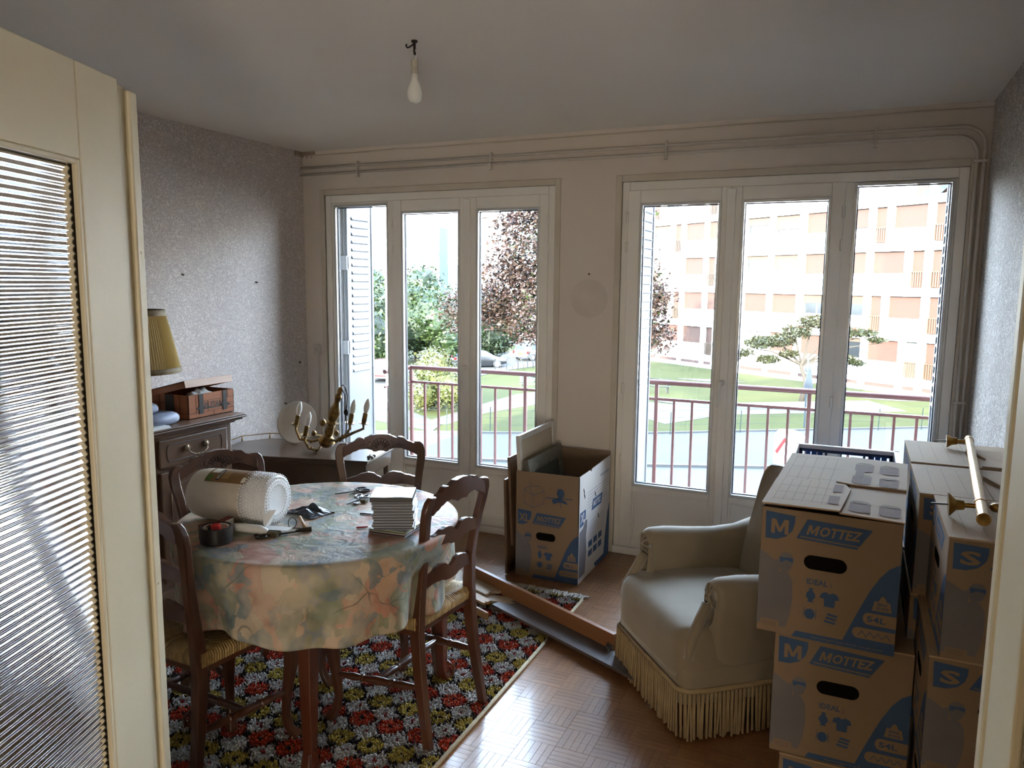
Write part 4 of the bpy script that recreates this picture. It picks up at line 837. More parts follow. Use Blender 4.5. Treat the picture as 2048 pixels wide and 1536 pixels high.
# ------------------------------------------------------------------ boards lying on the floor
mat('board_brown', (140, 96, 62), 0.45, rgb2=(118, 78, 48), scale=7, stretch=(.2, 1, 1)); mat('board_dark', (92, 82, 78), 0.5, rgb2=(70, 62, 60), scale=12, stretch=(.15, 1, 1)); mat('board_raw', (190, 176, 156), .7, rgb2=(160, 138, 108), scale=9, stretch=(.3, 1, 1)); mat('board_veneer', (176, 140, 98), .6, rgb2=(150, 112, 72), scale=6)
def board(name, label, a, b, wd, z0, z1, m__, ragged=0, cat='board', group='loose boards and laths on the floor', tilt=0):
    a, b = Vector((a[0], a[1], 0)), Vector((b[0], b[1], 0)); d = b-a; L0 = d.length; n = 10
    t = thing(name, label, cat, (a.x, a.y, z0), atan2(d.y, d.x), group, rot=(0, tilt, atan2(d.y, d.x)))
    rr = random.Random(int(L0*1000)); p = [(0, 0), (L0, 0)]
    if ragged: p += [(L0+rr.uniform(-.5, .5)*ragged, wd*(i+1)/(n+1)) for i in range(n)]
    p += [(L0, wd)]; p = [(0, 0), (L0, 0)]+([(L0+rr.uniform(-.6, .6)*ragged, wd*(i+1)/(n+1)) for i in range(n)] if ragged else [])+[(L0, wd), (0, wd)]
    MB().prism(p, 0, z1-z0, 'z').build('plank', m__, t, bevel=.0015 if not ragged else 0); return t
t = board('bed_rail', 'long brown wooden rail lying on the floor from the chair to the armchair fringe', (-1.86, 3.565), (-.875, 3.075), .022, .036, .112, 'board_brown', group=None)
m_ = MB(); m_.box((0, .022, 0), (1.1, .055, .02)); m_.build('ledge', 'board_brown', t, bevel=.002); m_ = MB(); m_.box((1.07, -.012, .008), (1.10, -.0, .03)); m_.tube([(1.085, -.006, .012), (1.10, -.03, .012)], .004, 6); m_.build('bracket', 'metal_grey', t)
t['label'] = 'long brown wooden rail lying from the chair to the armchair fringe'
board('dark_lath', 'dark grey-brown board lying flat on the parquet in front of the long brown rail', (-1.56, 3.285), (-.70, 2.865), .115, 0.028, .042, 'board_dark')

board('pale_board', 'wide pale board reaching from under the chair back to the long brown rail', (-2.02, 3.53), (-1.62, 3.345), .10, .045, .058, 'board_raw', .03)
board('splintered_board', 'short splintered veneer board with a torn end, topmost beside the pale board', (-1.95, 3.40), (-1.58, 3.22), .05, .060, .072, 'board_veneer', .04)
board('splintered_board', 'small broken white batten with a ragged end, lying on the rug', (-1.68, 3.31), (-1.47, 3.33), .075, .030, .043, 'board_raw', .03)
board('splintered_board', 'thin torn strip of brown veneer nearest the chair feet, standing on its edge', (-1.88, 3.32), (-1.52, 3.145), .010, .024, .060, 'board_veneer', .01)

# ------------------------------------------------------------------ cardboard removal boxes
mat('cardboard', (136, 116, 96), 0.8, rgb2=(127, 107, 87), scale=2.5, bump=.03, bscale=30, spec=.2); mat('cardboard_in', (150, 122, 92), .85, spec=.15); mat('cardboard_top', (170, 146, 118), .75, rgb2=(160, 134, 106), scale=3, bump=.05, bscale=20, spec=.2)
mat('print_blue', (60, 82, 116), .75, rgb2=(66, 88, 120), scale=20, spec=.15); mat('print_greyblue', (116, 112, 112), .8, rgb2=(100, 98, 102), scale=7, spec=.15); mat('print_brown', (128, 106, 96), .8, spec=.15); mat('hole_black', (22, 19, 17), .95, spec=0)
mat('cardboard_lit', (196, 192, 190), .7, rgb2=(188, 182, 176), scale=4, spec=.25); mat('print_line', (120, 104, 92), .8, spec=.1)
PM = ['print_blue', 'print_greyblue', 'print_brown', 'cardboard', 'hole_black', 'print_line']
def arc(cx_, cy_, r, a0, a1, n=8, ry=None): return [(cx_+r*cos(radians(a0+(a1-a0)*i/n)), cy_+(ry or r)*sin(radians(a0+(a1-a0)*i/n))) for i in range(n+1)]
def face_print(W, Hh, letter, litres, f, slot=True, base='cardboard'):
    """flat print of one box side; f(u,v,d) maps face coords 0..1 and a hair of lift to 3D"""
    m_ = MB(); asp = W/Hh
    def poly(pts, c, d): m_.cur = c; m_.add([f(u, v, d) for u, v in pts], [tuple(range(len(pts)))])
    def txt(s, u, v, w_, h, c, d, **k):
        m_.cur = c; vs, fs = text_fit(s, w_, h, **k); m_.add([f(u+x, v+y, d) for x, y in vs], fs)
    K = .0006
    poly([(.03, .97), (.25, .955)]+[(.25, .90), (.235, .84), (.19, .785), (.12, .755), (.035, .755)], 0, K)
    txt(letter, .075 if len(letter) == 1 else .05, .80, .13 if len(letter) == 1 else .17, .115, 3, K*2, bold=.035)
    poly([(.34, .945), (.80, .925), (.70, .765), (.265, .785)], 0, K); txt('MOTTEZ', .335, .825, .40, .078, 3, K*2, bold=.03, shear=.3)
    poly([(.295, .808), (.715, .790), (.71, .782), (.29, .80)], 3, K*2)
    if slot: poly(arc(.385, .615, .055, 90, 270, 8, .055)+arc(.585, .615, .055, -90, 90, 8, .055), 4, K*1.5)
    # printed photograph: carrying figure in front of a hill shape
    poly([(.0, .655), (.05, .63), (.11, .585), (.15, .60), (.15, .42), (.17, .20), (.15, .06), (.0, .06)], 1, K)
    poly(arc(.20, .60, .055, 0, 180, 8, .062)+[(.15, .58), (.155, .53), (.17, .50), (.20, .50), (.235, .53), (.252, .58)], 1, K*1.2)
    poly([(.14, .50), (.22, .50), (.255, .44), (.262, .30), (.25, .17), (.22, .06), (.13, .06), (.13, .3)], 1, K*1.1); poly([(.15, .62), (.25, .62), (.252, .585), (.2, .60), (.16, .575)], 0, K*1.6)
    poly([(.03, .035), (.17, .03), (.17, .10), (.03, .105)], 3, K*2)
    for i in range(12): poly([(.045+i*.009, .045), (.049+i*.009, .045), (.049+i*.009, .09), (.045+i*.009, .09)], 5, K*3)
    txt('IDEAL :', .36, .44, .18, .045, 0, K, bold=.02)
    # icons
    poly([(.375, .41), (.415, .41), (.405, .395), (.425, .37), (.43, .345), (.41, .315), (.418, .30), (.372, .30), (.38, .315), (.36, .345), (.365, .37), (.385, .395)], 0, K)
    poly([(.47, .385), (.505, .40), (.53, .385), (.555, .40), (.59, .385), (.60, .35), (.572, .345), (.57, .285), (.495, .285), (.492, .345), (.46, .35)], 0, K)
    poly(arc(.395, .205, .038, 0, 360, 14, .042)[:-1], 0, K); poly([(.350, .17), (.354, .17), (.354, .25), (.350, .25)], 0, K); poly([(.438, .17), (.443, .17), (.443, .25), (.438, .25)], 0, K)
    for i in range(3): poly([(.50+.01*i, .165+.028*i), (.58+.006*i, .155+.028*i), (.585+.006*i, .172+.028*i), (.505+.01*i, .182+.028*i)], 0, K)
    for (u, v) in ((.315, .35), (.43, .33), (.31, .2), (.455, .19)): txt('OK', u, v, .03, .022, 2, K)
    # curved blue corner with weight, litres and corrugation badges
    poly([(1, .70), (.93, .655), (.87, .58), (.81, .47), (.75, .33), (.69, .18), (.635, .035), (1, .035)], 0, K)
    poly([(.845, .40), (.87, .40), (.885, .43), (.90, .445), (.915, .43), (.93, .40), (.95, .40), (.965, .325), (.83, .325)][::1], 3, K*2); txt('MAX', .865, .368, .07, .02, 0, K*3, bold=.02); txt('20 KG', .857, .338, .085, .02, 0, K*3, bold=.02)
    poly(arc(.81, .255, .038, 90, 270, 8, .046)+[(1, .209), (1, .301)], 3, K*2); txt(litres, .80, .232, .13, .045, 0, K*3, bold=.02)
    poly(arc(.745, .135, .04, 90, 270, 8, .042)+[(1, .093), (1, .177)], 3, K*2)
    z = [(.745+.028*i, .155 if i % 2 else .112) for i in range(9)]
    for p, q_ in zip(z, z[1:]): poly([(p[0]-.003, p[1]), (p[0]+.003, p[1]), (q_[0]+.003, q_[1]), (q_[0]-.003, q_[1])], 0, K*3)
    poly([(.30, .05), (1, .05), (1, .0), (.27, .0)], 0, K*1.2); txt('demenagement facile rangement', .42, .016, .5, .018, 3, K*2)
    return m_
def cylinders(m_, f, pos, K=.0006):
    for (u, v) in pos:
        m_.cur = 2; a = arc(u, v, .075, 180, 360, 8, .022); b = arc(u, v+.13, .075, 0, 180, 8, -.022)
        m_.add([f(x, y, K) for x, y in a+[(u+.075, v+.13)]+b+[(u-.075, v+.13)]][:], [tuple(range(len(a)+len(b)+2))])
        m_.cur = 3; e_ = arc(u, v+.135, .068, 0, 360, 14, .020)[:-1]; m_.add([f(x, y, K*2) for x, y in e_], [tuple(range(len(e_)))])
        for k in range(3): m_.add([f(u-.035+.02*k, v+.03, K*2), f(u-.028+.02*k, v+.03, K*2), f(u-.02+.02*k, v+.075, K*2), f(u-.03+.02*k, v+.075, K*2)], [(0, 1, 2, 3)])
def tablelines(m_, f, u0, u1, v0, v1, nu, vs_, K=.0006):
    m_.cur = 5; t_ = .003
    for i in range(nu+1): u = u0+(u1-u0)*i/nu; m_.add([f(u, v0, K), f(u+t_, v0, K), f(u+t_, v1, K), f(u, v1, K)], [(0, 1, 2, 3)])
    for v in vs_: m_.add([f(u0, v, K), f(u1+.06, v, K), f(u1+.06, v+t_*1.3, K), f(u0, v+t_*1.3, K)], [(0, 1, 2, 3)])
GB = 'printed cardboard removal boxes'
def carton(label, x, y, z, W, D, Hh, rz, letter, litres, top='flat', printed=True, group=GB):
    t = thing('moving_box', label, 'box', (x, y, z), rz, group); th = .004
    m_ = MB(); m_.box((0, 0, 0), (W, th, Hh)); m_.box((0, D-th, 0), (W, D, Hh)); m_.box((0, th, 0), (th, D-th, Hh)); m_.box((W-th, th, 0), (W, D-th, Hh)); m_.box((th, th, 0), (W-th, D-th, th))
    m_.build('box_sides', 'cardboard', t, bevel=.002)
    if printed:
        face_print(W, Hh, letter, litres, lambda u, v, d: (u*W, -d, v*Hh)).build('printed_front', PM, t)
        face_print(D, Hh, letter, litres, lambda u, v, d: (-d, D-u*D, v*Hh)).build('printed_side', PM, t)
    if top == 'flat':
        for (a, b, nm) in ((0, .5, 0), (.5, 1, 1)):
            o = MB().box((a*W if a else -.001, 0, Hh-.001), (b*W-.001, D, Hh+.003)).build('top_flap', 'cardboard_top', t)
    elif top == 'open': pass
    return t
# three M boxes stacked in front of the armchair
HM = .345; WM, DM = .338, .56
xs = (-.118, -.147, -.197)
lab = ('lowest box of the left stack, marked M, only its top edge in view', 'middle box of the left stack, marked M, with an oblong hand hole', 'top box of the left stack, marked M, printed drums on its lid')
for k in range(3):
    t = carton(lab[k], xs[k], 2.10+.01*(k == 1), HM*k, WM, DM, HM-.001 if k < 2 else .345, (-.02, -.012, -.06)[k], 'M', '54L', 'flat' if k < 2 else 'open')
    if k == 2:
        Hh = .345
        # four interlocked flaps, rising a little to the back
        def lidz(x, y): return Hh+.002+.026*(max(y, 0)/DM)**1.1+.004*sin(x/WM*pi)
        def slab(pts, dz, nm='top_flap'):
            m_ = MB(); n = len(pts); a = [(x, y, lidz(x, y)+dz) for x, y in pts]; m_.loft([a, [(x, y, z+.004) for x, y, z in a]]); return m_.build(nm, 'cardboard_top', t)
        slab([(.56*WM, 0), (WM+.002, 0), (WM+.002, .30), (.60*WM, .30), (.56*WM, .2)], .0)
        slab([(.47*WM, .27), (.60*WM, .255), (WM+.002, .27), (WM+.002, DM+.005), (.52*WM, DM+.005)], .0055)
        slab([(-.002, -.002), (.565*WM, -.002), (.60*WM, .20), (.55*WM, .245), (-.002, .25)], .006)
        slab([(-.002, .25), (.54*WM, .25), (.56*WM, DM+.006), (-.002, DM+.006)], .003)
        ft = lambda dz: (lambda u, v, d: (u*WM, v*DM, lidz(u*WM, v*DM)+dz+d))
        m_ = MB(); cylinders(m_, lambda u, v, d: (u*WM, (v)*DM, lidz(u*WM, v*DM)+.0046+d), [(.69, .06), (.90, .06)]); cylinders(m_, lambda u, v, d: (u*WM, v*DM, lidz(u*WM, v*DM)+.010+d), [(.66, .50), (.87, .50), (.66, .74), (.86, .74)])
        tablelines(m_, lambda u, v, d: (u*WM, v*DM, lidz(u*WM, v*DM)+.0104+d), .06, .42, .06, .44, 5, (.08, .20, .32)); tablelines(m_, lambda u, v, d: (u*WM, v*DM, lidz(u*WM, v*DM)+.0075+d), .06, .42, .46, .95, 4, (.50, .72, .93))
        m_.cur = 2
        for (u, v, w_) in ((.46, .08, .08), (.47, .28, .07), (.60, .6, .07)): m_.add([(u*WM, v*DM, lidz(u*WM, v*DM)+.0112), ((u+w_)*WM, v*DM, lidz(u*WM, v*DM)+.0112), ((u+w_)*WM, (v+.13)*DM, lidz(u*WM, (v+.13)*DM)+.0112), (u*WM, (v+.13)*DM, lidz(u*WM, (v+.13)*DM)+.0112)], [(0, 1, 2, 3)])
        m_.build('printed_top', PM, t)
# twelve S boxes: three stacks of four along the right-hand wall
HS = .2725; WS, DS = .30, .365
cols = [(.212, 1.835), (.176, 2.205), (.178, 2.60)]
pos_w = ('nearest', 'middle', 'farthest'); lev = ('bottom', 'second', 'third', 'top')
for c_, (x, y) in enumerate(cols):
    for k in range(4):
        last = k == 3
        t = carton('%s box marked S in the %s stack by the right-hand wall' % (lev[k], pos_w[c_]), x+(.004*(k % 2) if c_ else (-.012, -.006, -.018, 0)[k]), y, HS*k, WS+(.03 if c_ else 0), DS, HS-.002, 0, 'S', '36L', 'flat', printed=True)
        if last:
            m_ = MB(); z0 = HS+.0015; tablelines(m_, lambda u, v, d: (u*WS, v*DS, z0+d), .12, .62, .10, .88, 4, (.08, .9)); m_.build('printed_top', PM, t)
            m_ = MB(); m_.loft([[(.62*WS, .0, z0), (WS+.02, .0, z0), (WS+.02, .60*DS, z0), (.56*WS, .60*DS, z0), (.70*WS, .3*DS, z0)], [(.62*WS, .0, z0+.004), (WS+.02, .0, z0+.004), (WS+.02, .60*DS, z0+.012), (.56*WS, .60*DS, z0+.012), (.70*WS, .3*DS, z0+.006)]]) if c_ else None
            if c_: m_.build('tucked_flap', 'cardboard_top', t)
# tall open XL box with pictures
t = thing('moving_box', 'tall open box marked XL holding picture frames, between the two french windows', 'box', (-1.655, 3.792, 0), 0, GB); W, D, Hh = .368, .56, .598; th = .004
m_ = MB(); m_.box((0, 0, 0), (W, th, Hh)); m_.box((0, D-th, 0), (W, D, Hh+.03)); m_.box((0, th, 0), (th, D-th, Hh)); m_.box((th, th, 0), (W-th, D-th, th)); m_.build('box_sides', 'cardboard', t)
m_ = MB(); m_.strip([(0, Hh), (D*.32, Hh+.0), (D*.35, Hh-.012), (D*.38, Hh+.002), (D*.7, Hh+.006), (D, Hh+.01)], [(0, 0), (D*.32, 0), (D*.35, 0), (D*.38, 0), (D*.7, 0), (D, 0)], W-th, W, 'x'); m_.build('lit_side', 'cardboard_lit', t, label='printed side coloured pale as if lit by the window')  # window light on this side is put into the pale card colour
f1 = lambda u, v, d: (u*W, -d, v*Hh*.66)
m_ = face_print(W, Hh*.66, 'XL', '96 L', f1)
def line3(mb, pts, f, w_=.004, c=0, d=.0006):
    mb.cur = c
    for (a, b), (c_, e_) in zip(pts, pts[1:]):
        dx, dy = c_-a, e_-b; l_ = sqrt(dx*dx+dy*dy) or 1; nx, ny = -dy/l_*w_/2, dx/l_*w_/2; mb.add([f(a+nx, b+ny, d), f(c_+nx, e_+ny, d), f(c_-nx, e_-ny, d), f(a-nx, b-ny, d)], [(0, 1, 2, 3)])
g1 = lambda u, v, d: (u*W, -d, v*Hh)
for pts in ([(.13, .83), (.13, .71), (.27, .665), (.27, .785), (.13, .83)], [(.27, .785), (.45, .83), (.45, .72), (.27, .665)], [(.13, .83), (.21, .865), (.38, .875), (.45, .83)], [(.21, .865), (.27, .79)], [(.20, .89), (.24, .90), (.26, .87)]): line3(m_, pts, g1)
m_.cur = 0; m_.add([g1(*p, .0006) for p in arc(.71, .83, .06, 0, 360, 12, .045)[:-1]], [tuple(range(12))]); m_.add([g1(*p, .0006) for p in ((.57, .765), (.68, .79), (.80, .76), (.82, .735), (.70, .75), (.60, .725))], [(0, 1, 2, 3, 4, 5)])
line3(m_, [(.48, .775), (.90, .79)], g1, .008); line3(m_, [(.66, .88), (.72, .70)], g1, .008); m_.build('printed_front', PM, t)
PS = ['print_blue', 'print_greyblue', 'print_blue', 'cardboard_lit', 'hole_black', 'print_blue']
f2 = lambda u, v, d: (W+d, u*D, v*Hh)
m_ = MB(); 
def p2(pts, c, d=.0006): m_.cur = c; m_.add([f2(u, v, d) for u, v in pts], [tuple(range(len(pts)))])
p2([(.03, .66), (.20, .66), (.20, .58), (.14, .53), (.03, .52)], 0); m_.cur = 3; vs, fs = text_fit('XL', .13, .09, bold=.03); m_.add([f2(.05+x, .555+y, .0012) for x, y in vs], fs)
p2([(.42, .70), (.74, .70), (.70, .60), (.38, .60)], 0); m_.cur = 3; vs, fs = text_fit('MOTTEZ', .25, .055, bold=.02, shear=.3); m_.add([f2(.43+x, .625+y, .0012) for x, y in vs], fs)
p2([(.02, .48), (.12, .50), (.20, .56), (.25, .55), (.25, .49), (.22, .40), (.24, .25), (.2, .05), (.02, .05)], 1); p2([(1, .55), (.93, .45), (.85, .2), (.82, .05), (1, .05)], 0); p2([(.55, .0), (1, .0), (1, .05), (.5, .05)], 0)
for k in range(6): line3(m_, [(.25, .80-.03*k), (.9, .80-.03*k)], f2, .003, 5)
for k in range(7): line3(m_, [(.30, .50-.028*k), (.82, .50-.028*k)], f2, .003, 5)
m_.cur = 5; vs, fs = text_fit('Automatic', .3, .03); m_.add([f2(.65+x, .87+y, .0006) for x, y in vs], fs)
for k in range(6): m_.add([f2(a, b, .0006) for a, b in ((.30+.16*(k % 3), .17+.09*(k//3)), (.42+.16*(k % 3), .17+.09*(k//3)), (.42+.16*(k % 3), .23+.09*(k//3)), (.30+.16*(k % 3), .23+.09*(k//3)))], [(0, 1, 2, 3)])
for (u, v) in ((.12, .87), (.14, .82), (.48, .76), (.6, .52)): line3(m_, [(u, v), (u+.03, v-.05)], f2, .018, 4)
m_.build('printed_side', PS, t)
# pictures standing in it
mat('frame_wood', (110, 84, 62), .5, rgb2=(86, 64, 46), scale=12); mat('frame_white', (206, 204, 198), .5); mat('picture_cream', (196, 184, 160), .6, rgb2=(184, 170, 146), scale=3); mat('frame_pewter', (118, 116, 104), .55, rgb2=(84, 82, 72), scale=50, bump=.5, bscale=70); mat('picture_dark', (60, 66, 62), .5)
def picture(label, x, y0, y1, z0, z1, th_, tilt, mf, mp_, bw, cat='picture'):
    t = thing('framed_picture', label, cat, (x, y0, z0), 0, 'picture frames in the tall XL box', rot=(0, tilt, 0)); d = y1-y0; h = z1-z0
    m_ = MB(); m_.box((-th_/2, 0, 0), (th_/2, bw, h)); m_.box((-th_/2, d-bw, 0), (th_/2, d, h)); m_.box((-th_/2, bw, h-bw), (th_/2, d-bw, h)); m_.box((-th_/2, bw, 0), (th_/2, d-bw, bw)); m_.build('frame', mf, t, bevel=.002)
    MB().box((-th_*.2, bw, bw), (th_*.28, d-bw, h-bw)).build('picture', mp_, t); return t
picture('tallest picture with a pale panel in the XL box, its top edge shining', -1.625, 3.80, 4.33, .30, .79, .022, -.06, 'frame_white', 'picture_cream', .03)
picture('picture with a heavily carved pewter frame leaning inside the XL box', -1.53, 3.81, 4.33, .16, .66, .03, -.16, 'frame_pewter', 'picture_dark', .075)
picture('picture frame squeezed outside the left edge of the XL box, the taller one', -1.672, 3.775, 4.30, .17, .67, .014, -.05, 'frame_wood', 'frame_wood', .03)
picture('lowest picture frame leaning against the outside left edge of the XL box', -1.70, 3.765, 4.27, .005, .545, .014, -.025, 'frame_wood', 'frame_wood', .03)

# ------------------------------------------------------------------ blue plastic crates behind the boxes
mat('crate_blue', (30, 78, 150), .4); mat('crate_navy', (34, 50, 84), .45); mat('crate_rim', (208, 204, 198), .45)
def crate(label, x, y, z, rz, W=.40, D=.52, Hh=.285):
    t = thing('plastic_crate', label, 'crate', (x, y, z), rz, 'folding plastic crates stacked behind the boxes')
    m_ = MB(); m_.box((.01, .01, 0), (W-.01, D-.01, .01)); m_.build('crate_floor', 'crate_blue', t)
    for (a, b, L0) in (((0, 0), 0, W), ((W, 0), pi/2, D), ((W, D), pi, W), ((0, D), -pi/2, D)):
        Mx = T(a[0], a[1], 0, b); s = MB(); yy0, yy1 = 0.004, .012
        # grid wall with slots and a hand opening
        cols_ = [.03+(L0-.06)*i/14 for i in range(15)]
        for zz0, zz1 in ((0, .045), (.085, .10), (.14, .155), (.195, .21), (.25, Hh-.02)): s.box((.0, yy0, zz0), (L0, yy1, zz1), Mx)
        for c_ in cols_:
            hole = .34*L0 < c_ < .66*L0
            s.box((c_-.005, yy0, .045), (c_+.005, yy1, .195 if hole else .25), Mx)
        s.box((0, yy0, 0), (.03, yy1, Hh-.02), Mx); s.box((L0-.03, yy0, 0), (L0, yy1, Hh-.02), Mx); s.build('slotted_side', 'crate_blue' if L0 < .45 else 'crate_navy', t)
        r = MB(); r.box((-.006, -.006, Hh-.02), (L0+.006, .018, Hh), Mx); r.box((-.006, -.006, .0), (.02, .02, Hh), Mx); r.build('rim', 'crate_rim', t, bevel=.003)
        q_ = MB()
        for c0_ in (.10, .72):
            for i in range(6): q_.box((L0*(c0_+.03*i)+0.0, yy1, Hh-.060), (L0*(c0_+.03*i+.022), yy1+.004, Hh-.03), Mx)
        q_.build('raised_grid', 'crate_blue', t, bevel=.001)
    return t
for k in range(3): crate(('lowest blue crate of the stack behind the boxes', 'middle blue crate of the stack behind the boxes', 'top blue crate with a white rim behind the boxes, in front of the right window')[k], -.232, 3.42, .287*k, 0, W=.45)

# ------------------------------------------------------------------ brass curtain rod on the right-hand boxes
ZB = 4*HS+.012
cr = thing('curtain_rod', 'short brass curtain rod with two bracket cups lying on the boxes marked S', 'rod')
a = atZ(1968, 1032, ZB+.03); b = atZ(1938, 876, ZB+.02); a.z = ZB+.022; b.z = ZB+.016
MB().tube([a, b], .0125, 14).build('tube', 'brass', cr, autos=True)
m_ = MB(); d = (b-a).normalized(); 
for k in (0.0, .13, .96): m_.tube([a.lerp(b, k), a.lerp(b, k)+d*.006], .0145, 14)
m_.build('ring', 'brass', cr, autos=True)
for k, (L0, s) in enumerate(((.085, 1), (.06, .8))):
    c = a.lerp(b, (.115, .955)[k]); sd_ = Vector((-1, .02, -.06)).normalized()
    m_ = MB(); m_.tube([c+sd_*.012, c+sd_*.032, c+sd_*.034, c+sd_*.05, c+sd_*.062*1, c+sd_*.066], [.006, .006, .011, .013, .026*s, .028*s], 14); m_.build('bracket_cup', 'brass', cr, autos=True)
    m_ = MB(); m_.tube([c+sd_*.066, c+sd_*(.066+.035)], .002, 6); m_.build('screw', 'metal_dark', cr)
c = a.lerp(b, .115); m_ = MB(); m_.sphere(c+Vector((.032, .0, .0)), .014, 10, 6, (1.2, .8, .8)); m_.build('thumb_nut', 'brass', cr, smooth=True)

# ------------------------------------------------------------------ ceiling bulb, hooks, socket
cb = thing('ceiling_bulb', 'bare white light bulb in a socket hanging from a hook in the ceiling', 'light bulb', (-1.545, 2.56, 0))
m_ = MB(); m_.tube([(0, 0, 2.5), (0, 0, 2.462), (.002, 0, 2.45)], .005, 6); m_.tube([(-.004, 0, 2.488), (-.02, 0, 2.480), (-.03, 0, 2.478), (-.036, 0, 2.484), (-.034, 0, 2.492)], .003, 6); m_.lathe([(.011, 2.493), (.012, 2.5)], 10); m_.build('hook', 'metal_dark', cb, smooth=True)
m_ = MB(); m_.tube([(.002, 0, 2.47), (.010, 0, 2.455), (.006, 0, 2.44), (.004, 0, 2.432)], .0022, 6); m_.build('wire', 'plastic_white', cb, smooth=True)
m_ = MB(); m_.lathe([(.006, 2.434), (.013, 2.43), (.014, 2.408), (.0115, 2.404), (.0125, 2.398), (.0145, 2.394), (.0145, 2.384), (.012, 2.380)], 14); m_.build('lamp_socket', mat('old_plastic', (190, 184, 168), .5), cb, autos=True)
m_ = MB(); m_.lathe([(.013, 2.383), (.0135, 2.36), (.021, 2.345), (.0275, 2.325), (.029, 2.31), (.026, 2.293), (.017, 2.282), (.005, 2.278)], 20); m_.build('bulb', 'bulb_white', cb, smooth=True)
for i, (x, y, z) in enumerate(((XL, 3.30, 1.645), (XL, 3.898, 1.604), (XL, 4.30, 1.05), (XL, 4.14, .78))):
    m_ = MB(); m_.tube([(x, y, z+.008), (x+.012, y, z), (x+.016, y+.003, z+.006)], .0028, 6); m_.sphere((x+.004, y, z+.006), .006, 8, 5)
    tag(m_.build('picture_hook', 'metal_dark', smooth=True), ('picture hook left in the left wallpaper, the one farther from the window', 'picture hook left in the left wallpaper, nearer the window', 'bent nail low in the left-hand corner of the wallpaper', 'small nail in the wallpaper just behind the glass lamp bowl')[i], 'hook', 'hooks and nails left in the left wall')
c = atY(1178, 548, YW-.006); tag(MB().sphere(c, .006, 8, 5).build('nail', 'metal_dark', smooth=True), 'nail in the wall between the two french windows above a faint round mark', 'nail')
m_ = MB(); c = atY(1178, 597, YW-.001); m_.lathe([(.115, 0), (.115, .0005)], 40, Matrix.Translation((c.x, YW-.0005, c.z)) @ Matrix.Rotation(pi/2, 4, 'X')); m_.build('trim_8', mat('ghost_mark', (207, 197, 187), .9), kind='structure')
sw = thing('wall_switch', 'small white surface switch beside the left french window with a cable duct below it', 'switch', (-3.452, YW, 1.145))
MB().box((-.024, -.028, -.032), (.024, 0, .032)).build('housing', 'pipe_paint', sw, bevel=.004); MB().box((-.010, -.033, -.014), (.010, -.028, .014)).build('rocker', 'trim_paint', sw, bevel=.002); MB().box((-.008, -.012, -1.1), (.008, 0, -.032)).build('cable_duct', 'pipe_paint', sw, bevel=.002)

# ------------------------------------------------------------------ velvet armchair
mat('velvet', (136, 124, 104), 0.75, rgb2=(126, 114, 94), scale=6, sheen=.5, bump=.04, bscale=140, spec=.15); mat('cord_fringe', (158, 138, 104), .8, rgb2=(134, 114, 82), scale=20)
fx, fy = -.778, -.628
ac = thing('armchair', 'beige velvet armchair with scrolled arms and long cord fringe, beside the boxes', 'armchair', (-.665, 2.83, 0), face(fx, fy))
# local: y forward (front edge at y=0), x right as seen by the sitter, chair extends to y=-0.72
def rsec(x0, x1, z0, z1, y, r, n=5, M=None):
    pts = []
    for (cx_, cz, a0) in ((x1-r, z1-r, 0), (x0+r, z1-r, 90), (x0+r, z0+r, 180), (x1-r, z0+r, 270)): pts += [(cx_+r*cos(radians(a0+90*i/n)), y, cz+r*sin(radians(a0+90*i/n))) for i in range(n+1)]
    return pts
# seat block, bulging front
m_ = MB(); rings = []
for (y, hw, zt, r) in ((.015, .215, .335, .05), (.012, .255, .370, .05), (-.005, .283, .398, .055), (-.04, .297, .412, .05), (-.12, .300, .422, .045), (-.3, .285, .422, .04), (-.5, .26, .41, .04), (-.60, .24, .40, .04)):
    rings.append(rsec(-hw, hw, .20 if y < 0 else .215, zt, y, r))
m_.loft(rings); m_.build('seat', 'velvet', ac, smooth=True, sub=1)
m_ = MB(); rings = [rsec(-hw, hw, .12, .27, y, .03) for y, hw in ((.004, .262), (-.01, .292), (-.05, .303), (-.3, .305), (-.62, .27), (-.70, .24))]; m_.loft(rings); m_.build('seat_rail', 'velvet', ac, smooth=True)
# arms: swept section that rolls outward, front ends scrolled
for s in (-1, 1):
    m_ = MB(); rings = []
    for (y, xo, zt, w_, zb) in ((-.125, .262, .50, .030, .36), (-.105, .275, .555, .040, .40), (-.10, .285, .575, .046, .40), (-.13, .290, .592, .050, .26), (-.20, .290, .594, .050, .22), (-.30, .286, .585, .048, .22), (-.42, .276, .580, .048, .22), (-.52, .262, .590, .048, .22), (-.60, .250, .62, .045, .22)):
        R = []
        for i in range(20):
            a = 2*pi*i/20; R.append((s*(xo+w_*cos(a)), y, zt-w_+w_*sin(a)))
        # lower skirt of the arm merges down: stretch the bottom points
        for i in range(20):
            a = 2*pi*i/20
            if sin(a) < -.2: x_, y_, z_ = R[i]; k = (-.2-sin(a))/.8; R[i] = (x_-s*.016*k, y_, lerp(z_, zb, k))
        rings.append(R if s > 0 else R[::-1])
    m_.loft(rings); m_.build('arm', 'velvet', ac, smooth=True)
    c = MB(); 
    for i in range(7): 
        a = radians(60+i*40); c.tube([(s*.285, -.092, .527), (s*(.285+.030*cos(a)), -.094, .527+.032*sin(a)), (s*(.285+.047*cos(a)), -.105, .527+.047*sin(a))], [.003, .004, .003], 5)
    c.tube([(s*.268, -.098, .49), (s*.272, -.06, .42), (s*.282, -.03, .36), (s*.287, -.02, .30)], [.022, .020, .022, .018], 10); c.build('arm_pleats', 'velvet', ac, smooth=True)
